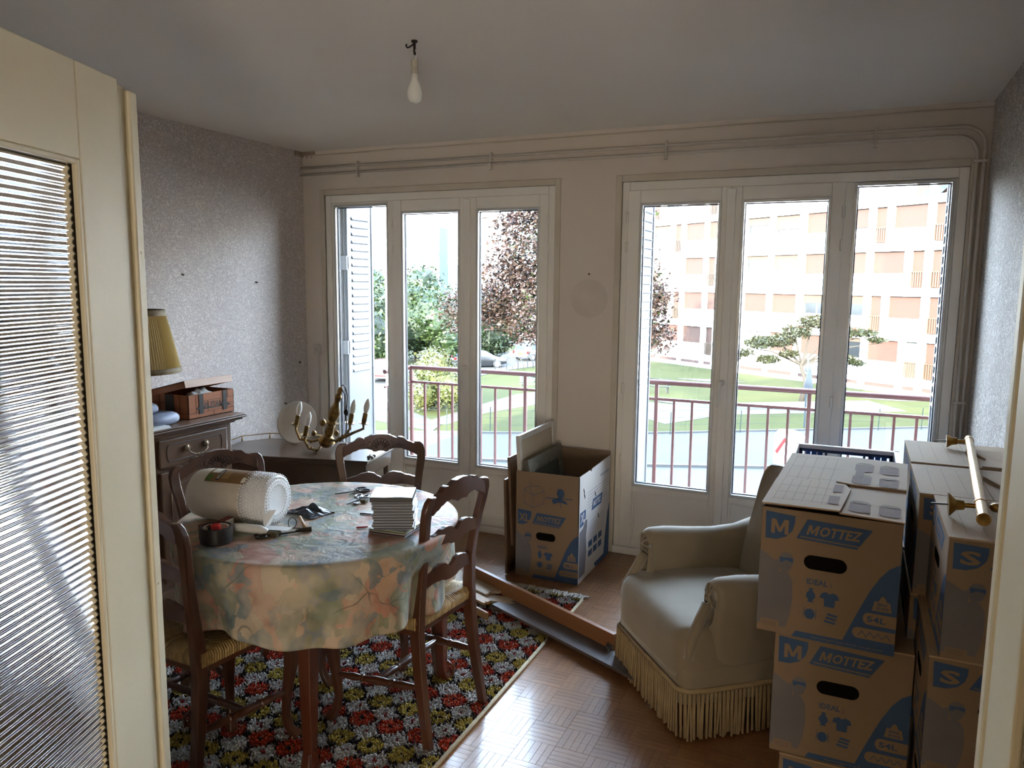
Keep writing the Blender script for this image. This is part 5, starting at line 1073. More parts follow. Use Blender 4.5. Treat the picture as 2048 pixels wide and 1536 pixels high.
# back: tall, waisted, leaning back
m_ = MB(); rings = []
for (z, hw, yc, th_) in ((.25, .235, -.585, .075), (.40, .235, -.590, .085), (.52, .232, -.605, .085), (.60, .222, -.620, .078), (.68, .225, -.638, .066), (.76, .228, -.655, .058), (.82, .226, -.668, .052), (.855, .212, -.676, .044), (.872, .185, -.680, .030)):
    R = []; n = 28
    for i in range(n):
        a = 2*pi*i/n; cx_, sy_ = cos(a), sin(a); R.append((hw*math.copysign(abs(cx_)**.35, cx_), yc+th_*math.copysign(abs(sy_)**.6, sy_)-.0*cx_+ .035*(abs(cx_)**6), z))
    rings.append(R)
m_.loft(rings); m_.build('back', 'velvet', ac, smooth=True, sub=1)
# cord fringe round the front and sides
m_ = MB(); path = [(-.255, -.70), (-.305, -.40), (-.308, -.10), (-.300, -.02), (-.27, .010), (0, .014), (.27, .010), (.300, -.02), (.308, -.10), (.305, -.40), (.255, -.70)]
tot = [0]
for p, q_ in zip(path, path[1:]): tot.append(tot[-1]+sqrt((p[0]-q_[0])**2+(p[1]-q_[1])**2))
n = 240; rr = random.Random(3); band = []
for i in range(n):
    s_ = tot[-1]*(i+.5)/n; k = max(j for j in range(len(tot)-1) if tot[j] <= s_); t_ = (s_-tot[k])/(tot[k+1]-tot[k]); x, y = lerp(path[k][0], path[k+1][0], t_), lerp(path[k][1], path[k+1][1], t_)
    band.append((x, y)); zb = rr.uniform(.004, .020); dx, dy = rr.uniform(-.006, .006), rr.uniform(-.006, .006); o_ = .004*(i % 2)
    nx, ny = (x*.02, y*.0+.0)
    m_.tube([(x+nx, y+o_, .175), (x+nx*1.5+dx*.4, y+o_+dy*.4, .10), (x+nx*2+dx, y+o_+dy, zb)], [.0042, .0045, .0052], 5)
m_.build('cord_fringe', 'cord_fringe', ac, smooth=True, kind='stuff')
m_ = MB(); m_.tube([(x, y, .182) for x, y in path], .007, 6, flat=1.6); m_.build('braid', 'cord_fringe', ac, smooth=True)
for x, y in ((-.22, -.06), (.22, -.06), (-.2, -.62), (.2, -.62)): MB().sweep([(x, y, .13, .04, .04), (x, y, 0, .028, .028)]).build('leg', 'table_wood', ac)
# ------------------------------------------------------------------ outside: our own block
G = -5.4
mat('own_render', (214, 206, 192), .85, rgb2=(206, 196, 182), scale=.8); mat('concrete', (150, 146, 138), .85, rgb2=(136, 132, 126), scale=1)
m_ = MB(); BX0, BX1, BY0, RZ = -17.2, 34.0, -9.0, 8.9
for a, b in (((BX0, 4.45, G), (-3.66, YO, RZ)), ((.65, 4.45, G), (BX1, YO, RZ)), ((-3.66, 4.45, G), (.65, YO, -.13)), ((-3.66, 4.45, 2.62), (.65, YO, RZ)), ((BX0, BY0, G), (BX1, BY0+.3, RZ)), ((BX0, BY0, G), (BX0+.3, 4.45, RZ)), ((BX1-.3, BY0, G), (BX1, 4.45, RZ)), ((BX0, BY0, RZ), (BX1, YO+.1, RZ+.25))): m_.box(a, b)
m_.build('wall_outside', 'own_render', kind='structure')
m_ = MB(); m_.box((-3.66, 4.30, -.15), (.65, 5.16, -.04)); m_.box((-3.66, YO-.05, -.15), (.65, 5.16, -.02)); m_.build('balcony_floor', 'concrete', kind='structure')
omat('rail_red', (150, 86, 80), .45, rgb2=(136, 74, 70), scale=14, K=.28)
rl = thing('balcony_railing', 'red-brown painted metal balcony railing with upright bars outside both windows', 'railing')
YR = 5.06; x0, x1 = -3.10, .62
m_ = MB(); m_.tube([(x0, YO, .972), (x0, YR, .972), (x1, YR, .972), (x1, YO, .972)], .017, 10); m_.build('top_rail', 'rail_red', rl, autos=True)
m_ = MB(); m_.box((x0-.006, YO, .852), (x0+.006, YR+.008, .866)); m_.box((x0-.006, YR-.008, .850), (x1+.006, YR+.008, .868)); m_.box((x1-.006, YO, .852), (x1+.006, YR, .866)); m_.box((x0, YR-.008, .07), (x1, YR+.008, .085)); m_.box((x0-.006, YO, .07), (x0+.006, YR, .085)); m_.build('lower_rail', 'rail_red', rl)
bar = MB().box((-.0075, -.0075, .085), (.0075, .0075, .852)).mesh('upright_bar', 'rail_red'); k = 0; x = x0
post = MB().box((-.011, -.011, -.03), (.011, .011, .96)).mesh('post', 'rail_red')
def put(me, name, par, loc): o = bpy.data.objects.new(name, me); COL.objects.link(o); o.parent = par; o.location = loc; return o
for i in range(32):
    x = x0+.1195*i
    if x > x1: break
    put(post if i in (0, 8, 16, 24, 31) else bar, 'post' if i in (0, 8, 16, 24, 31) else 'upright_bar', rl, (x, YR, 0))
for y in (YO+.05, YO+.16, YO+.27): put(bar, 'upright_bar', rl, (x0, y, 0))
# folding metal shutters, folded back against the reveals
omat('shutter_paint', (214, 216, 220), .45, rgb2=(206, 208, 214), scale=3, K=.2)
def shutter(label, x, y0, y1, s, side):
    t = thing('metal_shutter', label, 'shutter', (x, y0, 0), 0, 'folding metal shutters of the french windows'); w_ = y1-y0
    m_ = MB(); m_.box((-.004, 0, .03), (.004, w_, 2.18)); m_.box((-.012, 0, .03), (.012, .02, 2.18)); m_.box((-.012, w_-.02, .03), (.012, w_, 2.18)); m_.build('leaf', 'shutter_paint', t, bevel=.001)
    for k in range(26):
        z = 2.08-.034*1.6*k
        if z < .98: break
        l = MB(); l.add([(s*.004, .06, z), (s*.004, w_-.06, z), (s*.016, w_-.06, z-.022), (s*.016, .06, z-.022), (s*.004, .06, z-.03), (s*.004, w_-.06, z-.03)], [(0, 1, 2, 3), (3, 2, 5, 4)]); l.build('louvre', 'shutter_paint', t)
    for z in (1.75, 1.15, .55): MB().box((-.016, -.012, z-.05), (.012, .012, z+.05)).build('hinge', 'shutter_paint', t, bevel=.002)
shutter('folded white metal shutter with louvres at the left edge of the left french window', -3.325, 4.56, 4.88, 1, 0)
shutter('second shutter leaf folded flat behind the one at the left edge of the left french window', -3.352, 4.56, 4.86, 1, 0)
shutter('folded metal shutter at the left edge of the right french window', -1.212, 4.56, 4.90, 1, 0)
shutter('folded metal shutter at the right edge of the right french window, its louvres seen edge on', .425, 4.56, 4.90, -1, 1)
shutter('folded metal shutter at the right edge of the left french window', -1.70, 4.56, 4.84, -1, 1)

# ------------------------------------------------------------------ ground
omat('lawn', (134, 146, 64), .95, rgb2=(160, 162, 80), scale=.35, detail=8, bump=.3, bscale=9, contrast=.18, spec=.1); omat('asphalt', (112, 110, 106), .9, rgb2=(102, 101, 100), scale=2, detail=8); omat('road', (130, 130, 128), .85, rgb2=(122, 122, 121), scale=1, detail=6); omat('kerb', (176, 172, 160), .8); omat('gravel', (172, 158, 132), .95, rgb2=(150, 138, 110), scale=3, detail=8); omat('earth', (140, 112, 84), .95, rgb2=(120, 122, 62), scale=1.2, detail=6)
struct('ground_lawn', (-190, -12, G-.3), (120, 260, G), 'lawn')
def flat(name, pts, z, m_, kind='structure', h=.05):
    return MB().prism(pts, G-.05, G+z, 'z').build(name, m_, kind=kind)
gl_ = [(-60, 12.5), (-20.5, 29.7), (-13.6, 32.8), (-8.55, 35.35), (3.27, 42.9), (22, 55)]; cb_ = [(-60, 9), (-24, 23.6), (-12, 27.1), (-6.9, 28.8), (-3, 30.4), (6, 35.2), (24, 46)]
MB().strip([(a, b) for a, b in gl_], [(-60, 5), (-20.5, 5), (-13.6, 5), (-8.55, 5), (3.27, 5), (22, 5)], G-.05, G+.03, 'z').build('sidewalk', 'asphalt', kind='structure')
MB().strip([(a, b) for a, b in cb_], [(a, 5) for a, b in cb_], G+.0, G+.035, 'z').build('street', 'road', kind='structure')
def kerb(name, pts, w_, h, z=0.0, m_='kerb', n_=None):
    k = MB()
    for p, q_ in zip(pts, pts[1:]):
        L0 = sqrt((q_[0]-p[0])**2+(q_[1]-p[1])**2); Mx = T(p[0], p[1], G+z, atan2(q_[1]-p[1], q_[0]-p[0])); k.box((0, -w_/2, -.05), (L0, w_/2, h), Mx)
    return k.build(name, m_, kind='structure')
kerb('kerb_street', cb_, .16, .10, .03); kerb('kerb_lawn', gl_, .12, .07, .03)
# roads beyond the lawn
MB().strip([(-29, 36), (-25.5, 46), (-25.8, 55.3), (-24.6, 60), (-18, 78), (0, 104)], [(-45, 36), (-33.5, 46), (-33.3, 60), (-32.6, 72), (-28, 88), (-6, 118)], G-.05, G+.04, 'z').build('street_far', 'road', kind='structure')
flat('path_side', [(-29, 34.5), (-18, 31.2), (-18.5, 33), (-25.4, 38.4), (-26, 42.3), (-30, 42)], .03, 'asphalt')
MB().strip([(-19.6, 33.5), (-19.6, 38.5), (-19.4, 44.5), (-18, 47), (-13, 45.5), (-9.5, 44.8), (-7, 46.8), (1, 52)], [(-18.3, 33), (-18.0, 37), (-16.6, 41.4), (-14.5, 42.4), (-11, 40.5), (-8.5, 38.2), (-6.2, 42.5), (3, 48.5)], G-.05, G+.015, 'z').build('path_gravel', 'gravel', kind='structure')
for i, (x, y, a, b) in enumerate(((-7.5, 45.6, 3.2, 1.0), (-9.5, 57.5, 2.4, .7), (-3.4, 46.5, 2.2, .7), (2.2, 53.6, 2.6, .8))): MB().prism([(x+a*cos(q)*(1+.2*sin(3*q)), y+b*sin(q)*(1+.2*cos(4*q))) for q in [2*pi*i_/20 for i_ in range(20)]], G-.02, G+.022, 'z').build('bare_earth', 'earth', kind='structure')

# ------------------------------------------------------------------ apartment block across the lawn
d2 = Vector((.82, -.57, 0)).normalized(); n2 = Vector((-d2.y, d2.x, 0)); dist = n2.dot(Vector((-6.93, 63.28, 0)))
MF = Matrix(((d2.x, n2.x, 0, n2.x*dist), (d2.y, n2.y, 0, n2.y*dist), (0, 0, 1, 0), (0, 0, 0, 1)))     # local x = u along the front, y = into the building
mat('block_white', (232, 230, 224), .8, rgb2=(226, 224, 218), scale=.5); omat('shutter_orange', (172, 98, 46), .7, rgb2=(162, 90, 40), scale=.6, rnd=.08, stretch=(.3, 1, 5)); omat('blind_peach', (182, 130, 90), .7, rnd=.06); omat('rail_orange', (182, 134, 84), .6); omat('win_dark', (70, 84, 96), .15); mat('win_frame', (236, 236, 232), .5); omat('curtain', (222, 226, 214), .8, rgb2=(190, 200, 186), scale=3, stretch=(6, 1, 1)); omat('vent_brick', (164, 100, 66), .8, rgb2=(150, 88, 56), scale=8)
bl = thing('apartment_block', 'white five-storey apartment block with orange roller shutters across the lawn', 'building'); bl.matrix_world = MF
ROW = [9.80, 6.87, 3.935, 1.0, -1.93]
def layout(par):
    """openings (u0,u1,type) for one storey; par 0: door left of window at the right end; pattern read off the front"""
    o = []
    o += [(-43.57, -41.25, 'w'), (-40.80, -38.48, 'w'), (-37.95, -35.63, 'w'), (-35.18, -32.90, 'w')]
    u = -32.45; seq = 'dw' if par else 'wd'
    for k in range(9):
        for c in seq:
            w_ = .88 if c == 'd' else 2.30; o.append((u, u+w_, c)); u += w_+.45
        if k % 2 == 0: o.append((u, u+.88 if par else u+.88, 'd')); u += 1.33; seq = 'wd' if seq == 'wd' else 'dw'
    u = -44.0; seq = 'dw' if par else 'wd'
    for k in range(7):
        for c in seq: w_ = .90 if c == 'd' else 2.32; o.append((u-w_, u, c)); u -= w_+.45
        o.append((u-2.32, u, 'w')); u -= 2.77
    return sorted(o)
U0, U1, RD = -88.5, 6.0, .34
wl = MB(); special = {(1, -43.57): 'half_dark', (1, -40.80): 'part', (2, -43.57): 'nearly_open', (2, -40.80): 'part', (3, -37.95): 'half_dark', (4, -43.57): 'curtain', (3, -35.18): 'half_dark'}
rr = random.Random(5); bands = []
for r_, zt in enumerate(ROW):
    ops = [o for o in layout(r_ % 2) if o[0] > U0+.3 and o[1] < U1-.3]; zb = zt-2.39
    wl.box((U0, -.0, zt), (U1, .3, zt+.54 if r_ else zt+1.1), None)
    prev = U0
    for (a, b, c) in ops: wl.box((prev, 0, zb), (a, .3, zt)); prev = b
    wl.box((prev, 0, zb), (U1, .3, zt))
    for (a, b, c) in ops:
        vis = True
        key = (r_, round(a, 2)); sp = special.get(key) or ('plain' if rr.random() < .74 else rr.choice(['part', 'nearly_open', 'gap', 'half_dark', 'curtain']))
        if c == 'w':
            wd = MB(); wd.box((a, .17, zb), (b, .3, zt-1.46)); wd.build('spandrel', 'block_white', bl)
            hs = {'plain': 1.43, 'gap': 1.28, 'part': 1.05, 'half_dark': .62, 'nearly_open': .28, 'curtain': 0}[sp]
            wn = None
            if hs < 1.4:
                f = MB(); frame(f, a+.04, b-.04, zt-1.45, zt, .07, .26, .30); f.box(((a+b)/2-.04, .26, zt-1.45), ((a+b)/2+.04, .30, zt)); wn = f.build('window', 'win_frame', bl)
                MB().box((a+.1, .285, zt-1.42), (b-.1, .295, zt-.03)).build('pane', 'curtain' if sp == 'curtain' else 'win_dark', wn)
            if hs: MB().box((a+.03, .20, zt-hs), (b-.03, .23, zt)).build('roller_shutter', 'shutter_orange' if sp in ('plain', 'gap') else 'blind_peach', bl)
        else:
            MB().box((a+.02, .22, zb), (b-.02, .25, zt)).build('tall_shutter', 'shutter_orange' if sp != 'curtain' else 'curtain', bl)
            f = MB()
            for i in range(6): x = a+.05+(b-a-.1)*i/5; f.box((x-.045, .06, zb+.06), (x+.045, .09, zb+1.02))
            f.box((a, .05, zb+1.0), (b, .09, zb+1.06)); f.build('balcony_guard', 'rail_orange', bl)
wl.box((U0, 0, G-.2), (U1, .3, -4.83)); wl.box((U0, 0, -4.83), (U1, .3, -1.93-2.39)); wl.box((U0, .3, G-.2), (U1, .34, ROW[0]+1.1)); wl.box((U0, .34, G-.2), (U1, 12, ROW[0]+1.1))
wl.build('wall', 'block_white', bl)
for (a, b, c) in layout(0):
    if a > U0+1 and b < U1-1: MB().box((a+.05, -.012, -5.12), (b-.05, .0, -4.86)).build('cellar_vent', 'vent_brick', bl)
MB().box((U0, -.25, G-.1), (U1, 0, -5.13)).build('plinth', 'block_white', bl)
MB().box((U0-.2, -.3, ROW[0]+1.1), (U1+.2, 12.2, ROW[0]+1.35)).build('roof', 'block_white', bl)
aw = MB(); aw.add([(-28.75, .0, 7.85), (-27.55, .0, 7.85), (-27.55, -.9, 7.3), (-28.75, -.9, 7.3)], [(0, 1, 2, 3)]); aw.build('blue_awning', omat('awning_blue', (70, 110, 180), .7), bl, thick=.02)

# ------------------------------------------------------------------ distant tower and low buildings
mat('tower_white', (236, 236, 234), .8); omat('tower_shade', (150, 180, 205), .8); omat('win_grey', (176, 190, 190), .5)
A, Bc, Cc = atY(722, 600, 150), atY(878, 600, 150), atY(893, 600, 156)
tw = thing('tower_block', 'white windowless-sided tower block standing beyond the trees', 'building')
zt = 14.9; x0_, x1_ = -108, -84.6
m_ = MB(); m_.prism([(x0_, 148), (x1_, 150), (x1_-.47, 154.7), (x0_, 154.7)], G, zt-1.2, 'z'); m_.build('wall', 'tower_white', tw)
m_ = MB(); m_.prism([(x1_, 150.02), (x1_+.12, 150.02), (x1_-.47+.12, 154.7), (x1_-.47, 154.7)], G, zt-1.3, 'z'); m_.build('shaded_side_slab', 'tower_shade', tw)  # thin slab whose blue-grey colour stands for the tower's shaded side
MB().prism([(x0_+9, 149.5), (x0_+14, 150), (x0_+14, 154), (x0_+9, 154)], zt-1.2, zt+.5, 'z').build('roof_house', 'tower_white', tw)
for k in range(6):
    c = (x1_-15+2.3*k+(.8 if k > 1 else 0)+(.8 if k > 3 else 0)); MB().box((c, 149.2+.09*(c+92), 7.2), (c+1.9, 150.0+.09*(c+92), 8.2)).build('window', 'win_grey', tw)
wb = thing('white_kiosk', 'small white flat-roofed building showing among the far trees at the left', 'building', (-103.5, 150, 0)); MB().box((-1.6, -10, G), (1.9, -5, 4.3)).build('wall', 'tower_white', wb); MB().box((-1.8, -10.2, 4.3), (2.1, -4.8, 4.5)).build('roof', 'tower_white', wb)
_q = ray(978, 690); _t = (dist-3.0)/(n2.x*_q.x+n2.y*_q.y); _p = Vector((0, 0, CAMH))+_q*_t
lw = thing('low_white_building', 'long low white wall with posts behind the pale blue car', 'building', (_p.x, _p.y, 0), atan2(d2.y, d2.x))
MB().box((-1, 0, G+.9), (11, .5, G+2.0)).build('parapet', 'tower_white', lw); MB().box((-1, 0.2, G), (11, .5, G+.9)).build('base', 'kerb', lw)
for k in range(4): MB().box((1+2.7*k, .1, G+2.0), (1.35+2.7*k, .45, G+3.8)).build('post', 'tower_white', lw); 
m_ = MB()
for k in range(4): m_.tube([(1.2+2.7*k, .25, G+3.5), (2.5+2.7*k, .25, G+2.05)], .06, 5); m_.tube([(1.2+2.7*k, .25, G+3.5), (-.1+2.7*k, .25, G+2.05)], .06, 5)
m_.build('brace', 'tower_white', lw)

# ------------------------------------------------------------------ trees and shrubs
def leafmat(name, a, b, tr_=.35):
    M = omat(name, a, .55, rgb2=b, scale=.9, detail=5, rnd=.35, contrast=.15, spec=.25); return M
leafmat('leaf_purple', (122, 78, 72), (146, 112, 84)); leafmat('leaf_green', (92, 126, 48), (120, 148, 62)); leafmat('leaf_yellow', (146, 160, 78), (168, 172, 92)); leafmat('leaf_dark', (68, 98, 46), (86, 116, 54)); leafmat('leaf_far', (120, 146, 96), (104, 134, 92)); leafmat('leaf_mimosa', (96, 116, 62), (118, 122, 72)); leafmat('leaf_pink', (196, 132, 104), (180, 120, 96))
omat('bark', (104, 88, 72), .9, rgb2=(84, 70, 58), scale=12); omat('bark_pale', (150, 134, 116), .9)
def foliage(name, m_, parent, blobs, n, size, seed, kind='stuff', flat_=.0, droop=0):
    rr = random.Random(seed); vs, fs = [], []; tot = sum(b[3]*b[3] for b in blobs)
    for (cx_, cy_, cz, r, sx_, sz_) in [(b+(1, 1))[:6] if len(b) == 4 else b for b in blobs]:
        k = int(n*r*r/tot)
        for _ in range(k):
            a = rr.uniform(0, 2*pi); c_ = rr.uniform(-1, 1); s_ = sqrt(1-c_*c_); q_ = rr.random()**.35*(1+.15*rr.gauss(0, .6))
            p = Vector((cx_+r*sx_*q_*s_*cos(a), cy_+r*sx_*q_*s_*sin(a), cz+r*sz_*q_*c_)); z_ = size*rr.uniform(.6, 1.35)
            u = Vector((rr.gauss(0, 1), rr.gauss(0, 1), rr.gauss(0, .6)-droop)).normalized(); v = u.cross(Vector((rr.gauss(0, 1), rr.gauss(0, 1), rr.gauss(0, 1)))).normalized()
            b = len(vs); vs += [tuple(p-u*z_), tuple(p+v*z_*.55-u*z_*.1), tuple(p+u*z_), tuple(p-v*z_*.55-u*z_*.1)]; fs.append((b, b+1, b+2, b+3))
    me = bpy.data.meshes.new(name); me.from_pydata(vs, [], fs); me.materials.append(MATS[m_]); me.update()
    o = bpy.data.objects.new(name, me); COL.objects.link(o); o.parent = parent; o['kind'] = kind; return o
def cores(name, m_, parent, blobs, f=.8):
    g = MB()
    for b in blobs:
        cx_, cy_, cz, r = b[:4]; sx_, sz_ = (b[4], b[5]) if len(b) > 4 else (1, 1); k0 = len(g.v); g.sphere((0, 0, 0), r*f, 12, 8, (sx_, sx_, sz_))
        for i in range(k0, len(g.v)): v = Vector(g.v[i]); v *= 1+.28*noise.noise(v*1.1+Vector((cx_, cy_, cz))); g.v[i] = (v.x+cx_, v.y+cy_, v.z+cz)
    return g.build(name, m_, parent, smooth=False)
def branches(parent, base, tips, r0, m_='bark', mid=None):
    for i, tp_ in enumerate(tips):
        b = Vector(base); q_ = Vector(tp_); md_ = b.lerp(q_, .5)+Vector((0, 0, (q_-b).length*.08)); MB().tube([b, b.lerp(md_, .5), md_, md_.lerp(q_, .5), q_], [r0*.55, r0*.45, r0*.34, r0*.2, r0*.08], 6).build('branch', m_, parent, smooth=True)
# copper maple between the two windows
mp_ = thing('copper_maple', 'large copper-leaved maple whose crown fills the middle pane of the left window', 'tree')
MB().tube([(-12.6, 36.5, G), (-12.5, 36.5, -3.2), (-12.4, 36.6, -1.0), (-12.6, 36.8, 2.0)], [.34, .26, .22, .14], 10).build('trunk', 'bark', mp_, smooth=True)
B_ = [(-15.2, 37.2, 3.6, 2.5), (-13.2, 36.8, 6.6, 2.6), (-16.6, 37.6, .9, 1.5), (-18.1, 37.4, .4, 1.35), (-14.6, 36.6, .6, 2.2), (-12.0, 36.5, 3.0, 2.6), (-11.2, 36.2, 5.8, 2.2), (-10.2, 36.4, 1.2, 2.1), (-9.2, 36.3, -.2, 1.2), (-14.2, 37, -.9, 1.1), (-16.0, 37.4, -.7, 1.0), (-12.5, 37, 8.8, 1.8), (-15.0, 37.2, 5.8, 1.6), (-8.6, 36.6, .9, .8), (-8.4, 36.4, -1.0, .75), (-9.6, 36.2, 3.2, .9), (-19.7, 37, .1, 1.25), (-18.6, 36.8, .9, 1.1), (-19.0, 36.8, -.8, .8), (-16.9, 36.9, 2.2, 1.3), (-16.6, 36.8, 4.6, 1.0),  (-17.5, 37.2, -.2, .9), (-16.2, 37.2, 2.3, 1.2)]
foliage('crown', 'leaf_purple', mp_, B_, 30000, .105, 1); foliage('inner_leaves', 'leaf_green', mp_, [(a+.3, b+.6, c-.3, r*.8) for a, b, c, r in B_[:11]], 6000, .11, 2)
branches(mp_, (-12.5, 36.6, -1.2), [(-16.5, 37, 1.4), (-15.5, 37, 4.2), (-13.4, 36.8, 7.4), (-10.2, 36.3, 4.4), (-9.0, 36.3, 0.2), (-15.2, 36.8, -.4), (-17.6, 37.2, .6), (-11.2, 36.2, 6.6), (-14.2, 36.4, 3.0)], .42, 'bark_pale')
# hedge trees on the left
def leafy(label, blobs, n, size, seed, m_, name='leafy_tree', cat='tree', trunk=None, group=None, core='leaf_dark', cf=.8):
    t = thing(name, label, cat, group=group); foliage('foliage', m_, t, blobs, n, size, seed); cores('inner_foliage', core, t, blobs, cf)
    b = blobs[0]; MB().tube([(b[0], b[1], G), (b[0], b[1], b[2])], [.22, .12], 7).build('trunk', 'bark', t); return t
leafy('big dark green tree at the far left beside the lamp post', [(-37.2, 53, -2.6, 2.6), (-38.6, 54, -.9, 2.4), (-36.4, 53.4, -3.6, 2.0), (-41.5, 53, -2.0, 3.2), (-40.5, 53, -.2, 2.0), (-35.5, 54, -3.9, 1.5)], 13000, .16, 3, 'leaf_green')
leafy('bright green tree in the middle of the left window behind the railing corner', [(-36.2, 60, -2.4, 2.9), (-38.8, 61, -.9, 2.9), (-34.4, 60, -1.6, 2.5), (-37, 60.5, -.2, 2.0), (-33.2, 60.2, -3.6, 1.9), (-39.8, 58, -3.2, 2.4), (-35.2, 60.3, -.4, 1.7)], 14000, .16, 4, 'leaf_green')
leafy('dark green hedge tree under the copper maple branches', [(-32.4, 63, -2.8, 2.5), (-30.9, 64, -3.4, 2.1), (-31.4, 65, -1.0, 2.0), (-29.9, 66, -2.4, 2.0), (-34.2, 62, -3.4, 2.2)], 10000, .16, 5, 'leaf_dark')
leafy('pale yellow-green shrub just behind the railing corner', [(-21.9, 38, -3.2, 1.25), (-20.9, 37.4, -3.9, 1.35), (-22.6, 38.4, -4.2, 1.2), (-19.9, 36.8, -4.2, 1.15), (-20.9, 37, -2.9, .8), (-21.4, 36.4, -4.5, 1.0), (-19.3, 37.4, -3.5, .7)], 7500, .085, 6, 'leaf_yellow', 'shrub', 'shrub', core='leaf_yellow', cf=.72)
leafy('small sunlit bush by the road behind the dark car', [(-33.6, 70.5, -4.7, 1.1), (-32.8, 71, -4.9, .9), (-34.8, 70, -4.2, 1.3)], 1600, .12, 7, 'leaf_yellow', 'roadside_bush', 'shrub', core='leaf_yellow')
leafy('rounded green shrub at the left end of the apartment block front', [(-18.6, 66, -4.2, 1.3), (-19.4, 66.5, -3.4, 1.1), (-18.9, 65.4, -4.8, .9)], 1800, .13, 8, 'leaf_green', 'garden_shrub', 'shrub')
random.seed(21)
GT = 'row of trees on the horizon beyond the street'
for i in range(9):
    y = 98+random.uniform(-6, 8); x = -100+i*5.2+random.uniform(-1, 1); h = random.uniform(.2, 2.6)+(2.0 if i in (0, 1, 2, 3) else 0)
    x *= y/100
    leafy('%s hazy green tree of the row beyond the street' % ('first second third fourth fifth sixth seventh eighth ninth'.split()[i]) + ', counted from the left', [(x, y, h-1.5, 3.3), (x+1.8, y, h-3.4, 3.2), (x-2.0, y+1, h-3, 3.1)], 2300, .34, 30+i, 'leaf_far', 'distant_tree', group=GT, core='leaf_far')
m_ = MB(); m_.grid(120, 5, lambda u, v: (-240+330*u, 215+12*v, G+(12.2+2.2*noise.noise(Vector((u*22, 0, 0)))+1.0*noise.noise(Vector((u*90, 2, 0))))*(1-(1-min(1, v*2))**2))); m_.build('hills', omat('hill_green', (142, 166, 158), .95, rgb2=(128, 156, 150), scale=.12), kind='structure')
# mimosa tree in front of the block
al = thing('silk_tree', 'spreading silk tree with drooping fronds and pinkish flowers in front of the apartment block', 'tree')
MB().tube([(-2.75, 50, G), (-2.55, 50, -4.3), (-2.9, 50, -3.2), (-2.6, 50, -2.4)], [.17, .13, .12, .09], 8).build('trunk', 'bark_pale', al, smooth=True)
tips = [(-6.4, 49.6, -2.2), (-5.2, 50.2, -1.4), (-3.6, 49.8, -.8), (-2.2, 50.2, -.2), (-.8, 49.8, -.9), (.7, 50, -1.2), (1.4, 50.4, -1.7), (-1.0, 50, -2.9), (-4.6, 49.6, -2.6)]
branches(al, (-2.85, 50, -3.2), tips, .16, 'bark_pale')
BB = [(-6.3, 49.6, -2.55, .55, 1.3, .5), (-5.3, 49.8, -1.9, .75, 1.3, .5), (-4.2, 49.7, -1.7, .8, 1.3, .5), (-3.2, 49.8, -1.15, .75, 1.3, .55), (-2.3, 50.1, -.5, .75, 1.2, .55), (-1.5, 49.9, -.75, .65, 1.2, .5), (-.5, 49.8, -1.05, .7, 1.3, .45), (.5, 50, -1.1, .6, 1.3, .4), (1.2, 50.2, -1.5, .45, 1.3, .4), (-.6, 50, -2.7, .6, 1.3, .5), (.2, 50, -2.9, .4, 1.2, .5), (-4.8, 49.6, -2.9, .6, 1.3, .45), (-3.6, 49.7, -2.5, .5, 1.2, .5), (-6.9, 49.6, -3.0, .35, 1.1, .6)]
foliage('fronds', 'leaf_mimosa', al, BB, 7500, .10, 12, droop=.7); foliage('blossoms', 'leaf_pink', al, [(a, b, c+.25*r, r*.9, s1, s2*.6) for a, b, c, r, s1, s2 in BB[3:8]], 260, .09, 13)
leafy('sprig of a green shrub showing at the left of the silk tree', [(-7.6, 49.5, -2.6, .42), (-7.9, 49.4, -2.1, .3)], 500, .09, 14, 'leaf_green', 'green_sprig', 'shrub', core='leaf_green', cf=.4)

# ------------------------------------------------------------------ street furniture
mat('post_white', (226, 230, 232), .5); omat('steel_blue', (150, 170, 186), .5, metal=.2); omat('bench_green', (58, 128, 104), .5); omat('bench_dark', (40, 78, 70), .5); omat('iron_black', (48, 50, 50), .5); omat('wire_green', (70, 112, 84), .6)
lp = thing('lamp_post', 'tall white street lamp post with a thin curved arm in the left pane', 'lamp post', (-24.9, 38.0, G))
MB().lathe([(.14, 0), (.14, .8), (.11, .85), (.085, 9.0)], 12).build('mast', 'post_white', lp, autos=True)
MB().tube([(0, 0, 9.0), (-.1, 0, 9.5), (-.5, 0, 9.9), (-1.4, 0, 10.15)], [.05, .04, .035, .03], 6).build('arm', 'post_white', lp, smooth=True); MB().sphere((-1.6, 0, 10.15), .22, 10, 6, (1.4, .6, .35)).build('lantern', 'post_white', lp, smooth=True)
sg_ = thing('road_sign', 'grey-blue post with a triangular sign seen from the side in front of the lawn', 'sign', (-2.02, 40.5, G))
MB().lathe([(.045, 0), (.045, 3.5)], 10).build('post', 'steel_blue', sg_, autos=True)
m_ = MB(); m_.prism([(-.34, 1.95), (.34, 1.90), (.12, 2.9), (.0, 2.96), (-.10, 2.9)], -.1, -.07, 'y', T(0.02, 0, .0, .9)); m_.build('sign_plate', 'steel_blue', sg_); m_ = MB(); m_.lathe([(.10, 2.8), (.13, 2.95), (.11, 3.15), (.03, 3.22)], 12); m_.build('cap', 'steel_blue', sg_, autos=True)
kp = thing('striped_marker', 'white rounded street cabinet with a red diagonal stripe at the kerb, behind the crate', 'marker', (-2.15, 31.6, G))
m_ = MB(); m_.prism([(-.5, .02), (.5, .02), (.62, 1.15), (.45, 1.32), (.1, 1.40), (-.35, 1.38), (-.5, 1.2)], -.2, .2, 'y'); m_.build('cabinet', 'post_white', kp, bevel=.03); m_ = MB(); m_.prism([(-.45, .55), (-.35, .45), (-.02, 1.05), (-.12, 1.12)], -.215, -.20, 'y'); m_.build('red_stripe', 'red_plastic', kp)
